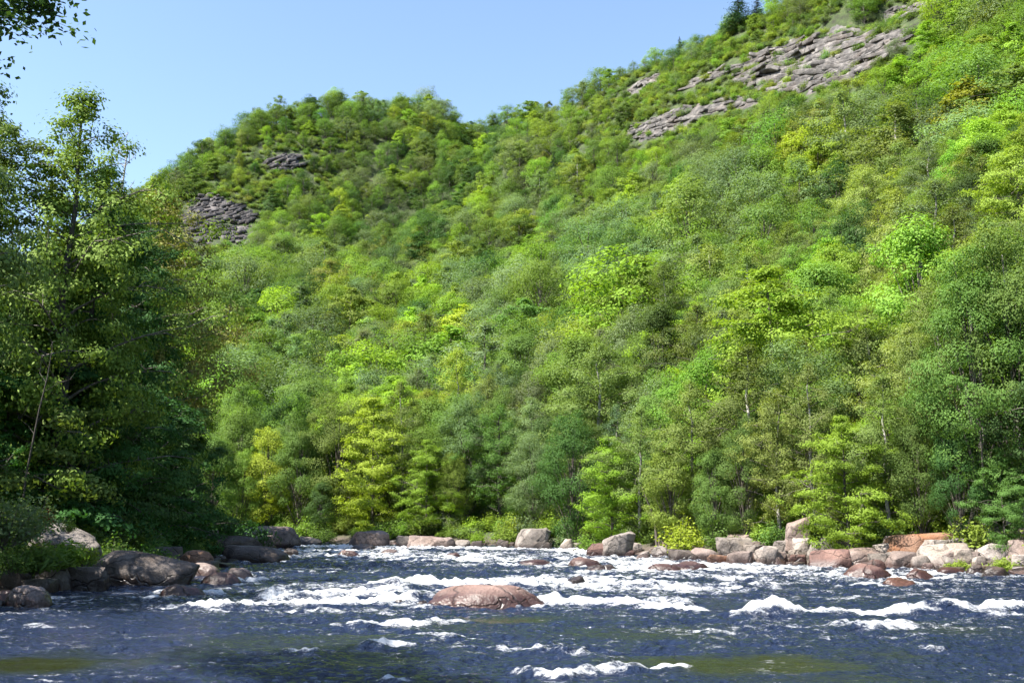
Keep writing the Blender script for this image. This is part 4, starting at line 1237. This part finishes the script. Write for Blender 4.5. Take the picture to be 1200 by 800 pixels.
g = np.random.default_rng(99)
cand = []
yy = 44.0
while yy < 720:
    spc = 5.4 if yy < 150 else 7.0 if yy < 330 else 8.0
    for xx in np.arange(-.62 * yy - 20, .62 * yy + 25, spc):
        cand.append((xx + g.uniform(-.42, .42) * spc, yy + g.uniform(-.42, .42) * spc))
    yy += spc
cand = np.array(cand)
csd = poly_sd(cand[:, 0], cand[:, 1], RIVER)
cz = terrain(cand[:, 0], cand[:, 1])
cu, cv, cf = project(cand[:, 0], cand[:, 1], cz)
fixed_xy = np.array([(t.x, t.y, t.R) for t in TREES])
CL_C = np.array([c.mean(0) for c in CLIFF_XY]); CL_U = [p[:, 0].mean() for p in CLIFF_POLYS]
for (x, y), sd, z, u, v, f in zip(cand, csd, cz, cu, cv, cf):
    if sd < 5.5 or f < 20: continue
    leftland = (x < -13 and y < 100) or (x < -30 and y < 112)
    if leftland and sd < 12: continue
    if not leftland and sd < 8.5 and g.uniform() < .5: continue
    if ((fixed_xy[:, 0] - x) ** 2 + (fixed_xy[:, 1] - y) ** 2 < (fixed_xy[:, 2] * .62) ** 2).any(): continue
    hillt = sstep(60, 200, z)
    H = g.normal(14.3, 2.6) - 4.3 * float(hillt) * (1 if x > 20 else .25)
    if sd < 14: H *= .82
    near_cliff = float(np.hypot(CL_C[:, 0] - x, CL_C[:, 1] - y).min())
    if near_cliff < 45: H *= .5 + .5 * min(1, near_cliff / 45)
    if sd > 25 and near_cliff > 60 and g.uniform() < .07: H *= 1.28
    H = max(3.5, H)
    skip = False
    for k, poly in enumerate(CLIFF_POLYS):
        if abs(u - CL_U[k]) > 220 or np.hypot(x - CL_C[k][0], y - CL_C[k][1]) > 95: continue
        ins = float(poly_sd(np.array([x]), np.array([y]), CLIFF_XY[k])[0])
        if ins < 2.0: skip = True
        for q in (.35, .65, .95):
            uu, vv, ff = project(x, y, z + H * q)
            if in_poly(uu, vv, poly, 2.0) and np.hypot(x - CLIFF_XY[k][:, 0].mean(), y - CLIFF_XY[k][:, 1].mean()) < 90 and ins > 0:
                um, vm, _ = project(x, y, z)
                if vm > vv and y < CLIFF_XY[k][:, 1].mean() + 40:
                    if q > .6 and H > 5 and not in_poly(um, vm, poly, 2.0): H = max(3.0, H * .45)
                    elif g.uniform() < .85: skip = True
        if skip: break
    if skip: continue
    uu, vv, ff = project(x, y, z + H * .6)
    tint = pick_tint(uu, vv, g)
    fine = y < 150
    if fine:
        kk = {'bright': ['bank_sprays0', 'bank_sprays1', 'bank_oval0'], 'yellow': ['bank_sprays0', 'bank_sprays1'], 'olive': ['bank_airy0', 'bank_airy1', 'bank_airy2'], 'grey': ['bank_broad0', 'bank_broad2', 'bank_airy1'], 'lime': ['bank_sprays1', 'bank_oval1', 'bank_airy2']}.get(tint, ['bank_broad0', 'bank_broad1', 'bank_broad2', 'bank_oval0', 'bank_oval1'])
    else:
        kk = {'bright': ['sprays0', 'broad1', 'oval0'], 'yellow': ['sprays0', 'broad0'], 'olive': ['airy0', 'airy1', 'oval1'], 'grey': ['broad2', 'broad3', 'airy1'], 'lime': ['sprays1', 'oval1']}.get(tint, ['broad0', 'broad1', 'broad2', 'broad3', 'oval0', 'oval1', 'sprays1'])
    key = kk[int(g.integers(len(kk)))]
    name = 'broadleaf_tree'
    if not fine and g.uniform() < .012: key, tint, name = 'spire%d' % g.integers(2), 'spruce', 'spruce_tree'
    wide = g.uniform(.85, 1.2) if fine else g.uniform(.95, 1.5)
    bark = 'bark_pale' if 'airy' in key and g.uniform() < .7 else 'bark'
    TREES.append(Tr(x=x, y=y, z=z - .2, H=H, R=PROTO[key][3] * H / PROTO[key][2] * wide, key=key, tint=tint, wide=wide, bark=bark, zone='hill', name=name))
# dark spruces on the right skyline
for u, v, vt, Y, H in ((866, 14, -8, 0, 0), (797, 56, 42, 0, 0)):
    p = hit(u, v + 4); H = max(4.0, at_depth(u, vt, p[1])[2] - p[2])
    TREES.append(Tr(x=p[0], y=p[1], z=p[2] - .3, H=H, R=H * .25, key='spire1' if H > 8 else 'spire0', tint='spruce', zone='hill', name='spruce_tree', wide=2.1 if u == 866 else 1.1,
                    label={866: 'tall dark spruce on the right skyline, taller of the skyline spruces', 797: 'small dark pointed spruce standing alone lowest on the right skyline', 846: 'small dark spruce just left of the tall skyline spruce'}[u], fixed=True))
# which trees show most
BW, BH = 300, 200
buf = np.full((BH, BW), -1, int)
for t in TREES:
    u, v, f = project(t.x, t.y, t.z); u2, v2, f2 = project(t.x, t.y, t.z + t.H)
    t.u, t.v, t.vt, t.f = float(u), float(v), float(v2), float(f); t.col = vary(t.tint, g, .04 if t.fixed else .12)
order = sorted(range(len(TREES)), key=lambda i: TREES[i].f)
VX, VY = np.meshgrid(np.arange(BW) * 4 + 2, np.arange(BH) * 4 + 2)
for i in order:
    t = TREES[i]
    rw = t.R * FPX / t.f; cvv = (t.v + t.vt) / 2; rh = abs(t.v - t.vt) / 2
    x0, x1 = max(0, int((t.u - rw) / 4)), min(BW, int((t.u + rw) / 4) + 2)
    y0, y1 = max(0, int((cvv - rh) / 4)), min(BH, int((cvv + rh) / 4) + 2)
    if x0 >= x1 or y0 >= y1: continue
    sx, sy = VX[y0:y1, x0:x1], VY[y0:y1, x0:x1]
    m = (((sx - t.u) / rw) ** 2 + ((sy - cvv) / max(rh, 1)) ** 2 < .85) & (buf[y0:y1, x0:x1] < 0)
    buf[y0:y1, x0:x1][m] = i
    t.vis = int(m.sum())
rank = sorted([t for t in TREES if t.vis > 0 and t.zone == 'hill' and not t.fixed], key=lambda t: -t.vis)
n_ind = 300 - sum(1 for t in TREES if t.fixed)
IND = rank[:n_ind]
ids = set(map(id, IND))
REST = [t for t in TREES if not t.fixed and id(t) not in ids]
# labels by colour and neighbourhood
WORDS = {'bright': 'bright green', 'yellow': 'yellow-green', 'mid': 'mid green', 'dark': 'dark green', 'grey': 'grey-green', 'olive': 'olive green', 'fresh': 'fresh green', 'lime': 'lime green', 'spruce': 'dark blue-green'}
ORD = ['leftmost', 'second from left', 'third from left', 'fourth from left', 'fifth from left', 'sixth from left', 'seventh from left', 'eighth from left', 'ninth from left', 'tenth from left', 'eleventh from left', 'twelfth from left', 'thirteenth from left', 'fourteenth from left']


def area(t):
    vm = .6 * t.vt + .4 * t.v
    if t.u < 265 and t.x < -13 and t.y < 112: return 'behind the dark left bank trees'
    if vm > 520: return 'low behind the far bank boulders' if t.u < 660 else 'low behind the right bank boulders'
    if vm > 440: return 'above the far bank front row' if t.u < 660 else 'above the right bank front row'
    if vm > 360: return 'low on the valley slope' if t.u < 520 else 'low on the middle slope' if t.u < 850 else 'low on the right slope'
    if vm > 270: return 'below the left hill' if t.u < 520 else 'halfway up the middle slope' if t.u < 850 else 'halfway up the right slope'
    if vm > 170: return 'on the left hill flank' if t.u < 500 else 'below the narrow slanting ledge' if t.u < 850 else 'below the broad cliff'
    return 'on the left hill top' if t.u < 600 else 'high beside the cliff ledges'


groups = {}
for t in IND: groups.setdefault((t.tint, area(t)), []).append(t)
for (tint, ar), L_ in groups.items():
    L_.sort(key=lambda t: t.u)
    for i, t in enumerate(L_):
        what = 'spruce' if t.name == 'spruce_tree' else {'spr': 'tiered tree', 'air': 'loose tree', 'ova': 'narrow tree'}.get(t.key.replace('bank_', '')[:3], 'rounded tree')
        if len(L_) == 1: t.label = '%s %s %s, only one of that colour there' % (WORDS[tint], what, ar)
        else: t.label = '%s %s %s, %s of that colour there' % (WORDS[tint], what, ar, ORD[i] if i < len(ORD) else 'number %d from left' % (i + 1))
        if len(t.label.split()) > 16: t.label = t.label.replace(' of that colour there', '')
for t in TREES:
    if t.fixed or id(t) in ids:
        nm = t.name
        if 'airy' in t.key: nm = 'birch_tree' if t.bark == 'bark_pale' else nm
        plant(nm, t.key, t.x, t.y, t.z, t.H, t.col, t.label, 'tree', {'left bank': 'trees of the shaded left bank', 'bank': 'front row trees behind the boulders'}.get(t.zone, 'trees on the gorge slopes'), rot=t.rot, wide=t.wide, bark=t.bark)

# a dead tree and snags
def bare_tree(name, base, pts, r0, label, twigs, seed, mat='bark_pale'):
    g = np.random.default_rng(seed)
    p = np.array(pts, float)
    A = Acc(); v, f = tube(p, np.linspace(r0, r0 * .25, len(p)), 7); A.add(v, f)
    T = Acc(); nt_ = 0
    for k in range(twigs):
        s = g.uniform(.35, 1.0); i = s * (len(p) - 1); j = int(min(i, len(p) - 2)); q = p[j] + (p[j + 1] - p[j]) * (i - j)
        L = g.uniform(.8, 2.4) * (1.3 - s * .5); a = g.uniform(0, 6.28)
        e = q + np.array([math.cos(a) * L * .7, math.sin(a) * L * .7, L * g.uniform(.3, .9)])
        mid = (q + e) / 2 + g.normal(0, .12, 3)
        v, f = tube(np.stack([q, mid, e]), [r0 * .28, r0 * .18, .008], 4); T.add(v, f); nt_ += 1
        for _ in range(3):
            s2 = g.uniform(.4, 1); b = mid + (e - mid) * s2; e2 = b + g.normal(0, .35, 3) + [0, 0, .25]
            v, f = tube(np.stack([b, e2]), [.018, .006], 3); T.add(v, f)
    e = bpy.data.objects.new(name, None); COL.objects.link(e); e.location = base; e.empty_display_size = .3
    tag(e, label, 'tree', 'bare trees')
    link('trunk', mesh_from('bare_trunk', *A.get(), [M[mat]], smooth=True), parent=e)
    if nt_: link('branches', mesh_from('bare_branches', *T.get(), [M[mat]], smooth=True), parent=e)


def rel(pxs, Y, z0=None):
    P = [at_depth(u, v, Y) for u, v in pxs]
    b = P[0].copy(); b[2] = float(terrain(b[:1], b[1:2])[0]) if z0 is None else z0
    P[0] = b
    return b, [q - b for q in P]


b, p = rel([(128, 600), (132, 400), (138, 260), (146, 200), (150, 172)], 62); bare_tree('dead_tree', b, p, .12, 'leafless twiggy tree top against the sky beside left bank trees', 22, 5, 'bark_pale')
b, p = rel([(22, 640), (30, 560), (46, 480), (56, 440), (60, 415)], 42.5); bare_tree('dead_tree', b, p, .055, 'thin grey leaning dead trunk in front of the dark left bank', 5, 6, 'bark_dark')
b, p = rel([(1142, 620), (1136, 560), (1124, 515), (1116, 500)], 55.5); bare_tree('dead_tree', b, p, .11, 'short pale leaning snag among the right bank trees', 3, 8, 'bark_pale')
b, p = rel([(770, 640), (768, 612), (760, 590), (752, 570)], 71); bare_tree('dead_tree', b, p, .13, 'grey bent bare trunk leaning left behind the leaning boulder', 3, 9, 'bark')
b, p = rel([(1168, 622), (1156, 540), (1150, 470), (1146, 410), (1140, 350)], 53.5); bare_tree('birch_tree', b, p, .13, 'long slender pale trunk rising in front of the right edge trees', 6, 11, 'bark_pale')
b, p = rel([(1178, 622), (1188, 540), (1190, 480), (1186, 420), (1184, 360)], 53.0); bare_tree('birch_tree', b, p, .12, 'upright slender pale trunk nearest the right frame edge', 6, 12, 'bark_pale')
hp = hit(1030, 380); b, p = rel([(1032, 400), (1030, 370), (1029, 330), (1028, 296)], float(hp[1]) - 4); bare_tree('dead_tree', b, p, .16, 'tall bare pale snag standing out of the lower right slope', 6, 13, 'bark_pale')

# tree overhanging the top left corner; its trunk stands outside the frame
def overhang():
    g = np.random.default_rng(77)
    base = np.array([-11.2, 12.5, 0.0]); base[2] = float(terrain(base[:1], base[1:2])[0])
    tip = at_depth(78, 20, 12.5) - base
    A = Acc()
    tp = np.array([[0, 0, -.5], [.1, 0, 3], [-.1, .1, 6], [.1, .1, 9], [.2, 0, 12], [.1, .1, 14]])
    v, f = tube(tp, [.3, .26, .22, .17, .1, .04], 8); A.add(v, f)
    P = []
    root = np.array([.1, .1, 8.8])
    def limb(a, b, r, n, spread, depth):
        mid = (a + b) / 2 + g.normal(0, .12, 3) + [0, 0, .25]
        s = np.linspace(0, 1, 7)[:, None]; q = (1 - s) ** 2 * a + 2 * s * (1 - s) * mid + s * s * b
        v, f = tube(q, np.linspace(r, .006, 7), 5); A.add(v, f)
        for _ in range(n):
            t = g.uniform(.3, 1); c = (1 - t) ** 2 * a + 2 * t * (1 - t) * mid + t * t * b
            e = c + g.normal(0, spread, 3) * [1, .9, .6] + (b - a) / np.linalg.norm(b - a) * spread * .6
            if depth: limb(c, e, r * .5, n, spread * .55, depth - 1)
            else:
                v, f = tube(np.stack([c, e]), [.006, .003], 3); A.add(v, f); P.append(e); P.append((c + e) / 2)
    limb(root, tip, .09, 11, .62, 1)
    limb(root, tip + [-.9, .9, .45], .08, 8, .5, 1)
    for k in range(9):
        a = g.uniform(0, 6.28); h = g.uniform(8, 13.5)
        limb(np.array([.1, .1, h]), np.array([math.cos(a) * 2.6 - 1.2, math.sin(a) * 2.8, h + 1.2]), .07, 8, .6, 1)
    P = np.array(P)
    k = 26
    q = np.repeat(P, k, 0) + g.normal(0, .15, (len(P) * k, 3)) * [1, 1, .7]
    n = g.normal(0, .6, q.shape) + [0, 0, .8]; n /= np.linalg.norm(n, axis=1)[:, None]
    lv, lf = leaves(q, n, .095 * g.uniform(.7, 1.3, len(q)), g, .6)
    e = bpy.data.objects.new('overhanging_tree', None); COL.objects.link(e); e.location = base
    tag(e, 'near tree whose dark leafy branch hangs into the top left corner', 'tree')
    link('trunk', mesh_from('overhang_trunk', *A.get(), [M['bark_dark']], smooth=True), parent=e)
    c = link('crown', mesh_from('overhang_crown', lv, lf, [M['leaf_dense']]), parent=e); c['tint'] = [.06, .115, .03]


overhang()

# ------------------------------------------------------------------ shrubs by hand
SHRUBS = [  # u, v base, depth add, height px, prototype, tint, label
    (1140, 642, 1.2, 40, 'bush0', 'lime', 'small bright green bush on the right bank above the cracked boulder'),
    (1182, 668, .4, 22, 'tuft0', 'lime', 'green tuft between pale blocks at the right bank water'),
    (952, 640, 2.0, 20, 'bush1', 'fresh', 'green bush between the standing boulder and the red brown boulder'),
    (1125, 662, .3, 16, 'tuft1', 'lime', 'little grass tuft against the cracked boulder'),
    (797, 640, 1.5, 44, 'bush2', 'yellow', 'yellow-green bush above the left end of right bank jumble'),
    (690, 638, 1.5, 24, 'bush0', 'fresh', 'fresh green bush left of the leaning boulder'),
    (560, 634, 1.5, 20, 'bush1', 'bright', 'bright green bush above the small brown far bank rocks'),
    (590, 632, 1.8, 26, 'bush2', 'lime', 'lime green bush left of the triangular boulder'),
    (450, 628, 1.8, 24, 'bush0', 'fresh', 'fresh green bush behind the blocky tan boulder'),
    (380, 634, 1.5, 24, 'bush1', 'mid', 'mid green bush by the far water left of the tan boulder'),
    (357, 634, 2.5, 30, 'bush2', 'fresh', 'fresh green bush right of the large boulder at the bend'),
    (660, 636, 1.2, 18, 'tuft0', 'grey', 'pale grassy tuft near the small pale upright stone'),
    (845, 636, 1.6, 30, 'bush1', 'mid', 'mid green bush behind the grey brown angular block'),
    (1035, 634, 1.4, 34, 'bush0', 'mid', 'mid green bush behind the orange topped slab'),
    (1195, 618, 1.5, 30, 'bush2', 'fresh', 'fresh green bush above the tilted block at the frame edge'),
    (35, 628, 0, 48, 'bush0', 'grey', 'pale grey-green bush catching sun above the light slab'),
    (52, 616, 0, 20, 'bush1', 'rust', 'small plant with rust red leaves above the light slab'),
    (4, 640, 0, 62, 'bush2', 'grey', 'grey-green bush at the left frame edge'),
    (80, 624, 0, 16, 'bush1', 'lime', 'little yellow-green sprig over the light slab'),
    (98, 662, 0, 26, 'bush2', 'lime', 'sunlit yellow-green bush at the lower end of the light slab'),
    (70, 664, 0, 30, 'tuft0', 'fresh', 'grassy green clump below the light slab'),
    (40, 668, 0, 34, 'tuft1', 'mid', 'darker grassy clump left below the light slab'),
    (14, 672, 0, 34, 'bush0', 'mid', 'dark green bush over the shaded rock at left frame edge'),
]
for u, v, add, hp, key, tint, lab in SHRUBS:
    if u < 130:
        Y = 32.0 + u * .055 + max(0, 660 - v) * .035
        p = at_depth(u, v, Y)
        zt = float(terrain(p[:1], p[1:2])[0]); z = max(p[2], zt - .1) if abs(p[2] - zt) > .05 else zt
    else:
        wl = float(waterline_v(u)); Y = on_plane(u, wl)[1] + (wl - v) * .13 + add
        p = at_depth(u, v, Y); z = float(terrain(p[:1], p[1:2])[0])
        z = z - .05
    H = max(.3, hp / FPX * Y / cp)
    plant('shrub', key, p[0], Y, z, H * 1.1, tint, lab, 'shrub', 'shrubs and tufts along the banks', wide=1.1)

# ------------------------------------------------------------------ the mass of far trees and the ground cover: instanced stuff
def scatter_object(name, label, pts, keys):
    """pts: list of (x,y,z,key,scale xyz,rot,tint). One object; the copies are made from the tree meshes by geometry nodes."""
    n = len(pts)
    me = bpy.data.meshes.new(name)
    me.vertices.add(n); me.vertices.foreach_set('co', np.array([p[:3] for p in pts], np.float32).ravel())
    def att(nm, tp, arr, fld):
        a = me.attributes.new(nm, tp, 'POINT'); a.data.foreach_set(fld, arr)
    att('form', 'INT', np.array([keys.index(p[3]) for p in pts], np.int32), 'value')
    att('size', 'FLOAT_VECTOR', np.array([p[4] for p in pts], np.float32).ravel(), 'vector')
    att('turn', 'FLOAT_VECTOR', np.array([(0, 0, p[5]) for p in pts], np.float32).ravel(), 'vector')
    att('tint', 'FLOAT_COLOR', np.array([(*p[6], 1) for p in pts], np.float32).ravel(), 'color')
    o = link(name, me); tag(o, label, kind='stuff')
    ng = bpy.data.node_groups.new(name + '_scatter', 'GeometryNodeTree')
    ng.interface.new_socket('Geometry', in_out='INPUT', socket_type='NodeSocketGeometry'); ng.interface.new_socket('Geometry', in_out='OUTPUT', socket_type='NodeSocketGeometry')
    nn = ng.nodes.new; L = ng.links.new
    gi = nn('NodeGroupInput'); go = nn('NodeGroupOutput'); jn = nn('GeometryNodeJoinGeometry')
    mp = nn('GeometryNodeMeshToPoints'); L(gi.outputs[0], mp.inputs[0])
    def named(nm, dt):
        a = nn('GeometryNodeInputNamedAttribute'); a.data_type = dt; a.inputs['Name'].default_value = nm; return a.outputs['Attribute']
    fo, si, tu = named('form', 'INT'), named('size', 'FLOAT_VECTOR'), named('turn', 'FLOAT_VECTOR')
    for k, key in enumerate(keys):
        if not any(p[3] == key for p in pts): continue
        for part in SRC[key]:
            oi = nn('GeometryNodeObjectInfo'); oi.transform_space = 'ORIGINAL'; oi.inputs['Object'].default_value = part
            eq = nn('FunctionNodeCompare'); eq.data_type = 'INT'; eq.operation = 'EQUAL'; L(fo, eq.inputs[2]); eq.inputs[3].default_value = k
            ip = nn('GeometryNodeInstanceOnPoints'); L(mp.outputs[0], ip.inputs['Points']); L(eq.outputs[0], ip.inputs['Selection']); L(oi.outputs['Geometry'], ip.inputs['Instance'])
            L(si, ip.inputs['Scale']); 
            er = nn('FunctionNodeEulerToRotation'); L(tu, er.inputs[0]); L(er.outputs[0], ip.inputs['Rotation'])
            L(ip.outputs[0], jn.inputs[0])
    L(jn.outputs[0], go.inputs[0])
    md = o.modifiers.new('scatter', 'NODES'); md.node_group = ng
    return o


# source parts: a real tree of each form that stands in the scene
SRC = {}
for o in list(COL.objects):
    if o.parent is not None and o.type == 'MESH' and o.name.split('.')[0] in ('trunk', 'crown', 'stems', 'foliage'):
        for key, (tm, cm, h0, r0) in PROTO.items():
            if o.data == tm or o.data == cm:
                SRC.setdefault(key, {})[o.data.name] = o
missing = [k for k in PROTO if k not in SRC]
SRC = {k: list(v.values()) for k, v in SRC.items()}
alt = {}
for k in missing:
    stem_ = k.rstrip('0123456789'); c = [q for q in SRC if q.startswith(stem_)] or [q for q in SRC if q.startswith(('broad', 'oval'))] or list(SRC)
    alt[k] = c[0]
import time as _t; print('T', _t.process_time())
print('individual trees', len(IND) + sum(1 for t in TREES if t.fixed), 'rest', len(REST), 'no source', missing)
pts = []
for t in REST:
    k = alt.get(t.key, t.key); s = t.H / PROTO[k][2]
    pts.append((t.x, t.y, t.z, k, (s * t.wide, s * t.wide, s), t.rot, t.col))
scatter_object('forest', 'continuous mixed broadleaf forest covering the hills', pts, sorted(SRC))

# undergrowth along both banks and on the open slopes round the ledges
pts = []
g = np.random.default_rng(5)
bushes = [k for k in ('bush0', 'bush1', 'bush2', 'tuft0', 'tuft1') if k in SRC]
xs = np.column_stack([g.uniform(-60, 75, 13000), g.uniform(8, 150, 13000)])
sd = poly_sd(xs[:, 0], xs[:, 1], RIVER); zz = terrain(xs[:, 0], xs[:, 1])
rk = np.array(ROCK_XY)
for (x, y), d, z in zip(xs, sd, zz):
    left = (x < -12 and y < 100)
    if d < (2.0 if left else 3.4 if y > 88 else 4.4) or d > 20: continue
    if abs(x) > .66 * y + 6: continue
    if g.uniform() > (.95 if d < 8 else .55): continue
    if ((rk[:, 0] - x) ** 2 + (rk[:, 1] - y) ** 2 < (rk[:, 2] * .9 + .3) ** 2).any(): continue
    k = bushes[int(g.integers(len(bushes)))]
    s = g.uniform(.5, 1.15) * (.7 if d < 4 else 1.15)
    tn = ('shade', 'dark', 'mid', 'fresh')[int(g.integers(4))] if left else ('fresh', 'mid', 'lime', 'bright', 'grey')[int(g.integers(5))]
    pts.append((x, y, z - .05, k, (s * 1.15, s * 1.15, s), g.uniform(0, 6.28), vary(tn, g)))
for poly in CLIFF_XY:
    c = poly.mean(0); r = np.ptp(poly, axis=0).max() * .5 + 26
    q = c + g.uniform(-r, r, (900, 2))
    s0 = poly_sd(q[:, 0], q[:, 1], poly); zq = terrain(q[:, 0], q[:, 1])
    qu, qv, qf = project(q[:, 0], q[:, 1], zq + 1.2)
    cov = np.min([poly_sd(qu, qv, P) for P in CLIFF_POLYS], axis=0)
    for (x, y), d, z, cv_ in zip(q, s0, zq, cov):
        if cv_ < -1 and g.uniform() > (.26 if poly is not CLIFF_XY[5] else .5): continue
        if d < 1.0 and g.uniform() > (.07 if poly is not CLIFF_XY[5] else .16): continue
        s = g.uniform(.7, 1.9)
        if d < .5: s *= .5; z += 1.6
        pts.append((x, y, z - .1, bushes[int(g.integers(3))], (s * 1.2, s * 1.2, s), g.uniform(0, 6.28), vary(('fresh', 'olive', 'mid', 'lime', 'grey')[int(g.integers(5))], g)))
scatter_object('undergrowth', 'low bushes and grass covering the banks and open ground', pts, sorted(SRC))

# ------------------------------------------------------------------ light, sky, camera
SUN_EL, SUN_AZ = R_(53), R_(-118)      # azimuth from +Y (view direction), clockwise; negative = left of the view
sdir = np.array([math.cos(SUN_EL) * math.sin(SUN_AZ), math.cos(SUN_EL) * math.cos(SUN_AZ), math.sin(SUN_EL)])
sl = bpy.data.lights.new('sun', 'SUN'); sl.energy = 5.0; sl.angle = R_(.5); sl.color = (1, .955, .87)
so = bpy.data.objects.new('sun', sl); COL.objects.link(so)
from mathutils import Vector
so.rotation_euler = Vector(sdir).to_track_quat('Z', 'Y').to_euler(); so.location = (-60, 0, 80)
w = bpy.data.worlds.new('World'); sc.world = w; w.use_nodes = True
nt = w.node_tree; nt.nodes.clear()
sk = nt.nodes.new('ShaderNodeTexSky'); sk.sky_type = 'NISHITA'; sk.sun_disc = False
sk.sun_elevation = SUN_EL; sk.sun_rotation = SUN_AZ
sk.altitude = 300; sk.air_density = 1.0; sk.dust_density = .6; sk.ozone_density = 1.0
bg = nt.nodes.new('ShaderNodeBackground'); bg.inputs['Strength'].default_value = .10
wo = nt.nodes.new('ShaderNodeOutputWorld')
nt.links.new(sk.outputs[0], bg.inputs[0]); nt.links.new(bg.outputs[0], wo.inputs[0])

cd = bpy.data.cameras.new('camera'); cd.sensor_width = 36; cd.lens = 36 * FPX / 1200; cd.clip_end = 4000; cd.clip_start = .1
co = bpy.data.objects.new('camera', cd); COL.objects.link(co)
co.location = (0, 0, CAM_Z); co.rotation_euler = (R_(90) + PITCH, 0, 0)
sc.camera = co

sc.view_settings.view_transform = 'Standard'; sc.view_settings.look = 'None'; sc.view_settings.gamma = 1
sc.view_settings.exposure = 1.74
sc.view_settings.use_curve_mapping = False
cy = sc.cycles
cy.volume_bounces = 0; cy.max_bounces = 6; cy.diffuse_bounces = 3; cy.glossy_bounces = 2; cy.transmission_bounces = 4; cy.transparent_max_bounces = 4
cy.sample_clamp_indirect = 6; cy.caustics_reflective = False; cy.caustics_refractive = False
cy.use_adaptive_sampling = True; cy.adaptive_threshold = .02
cy.use_denoising = True
try: cy.denoiser = 'OPENIMAGEDENOISE'
except Exception: pass
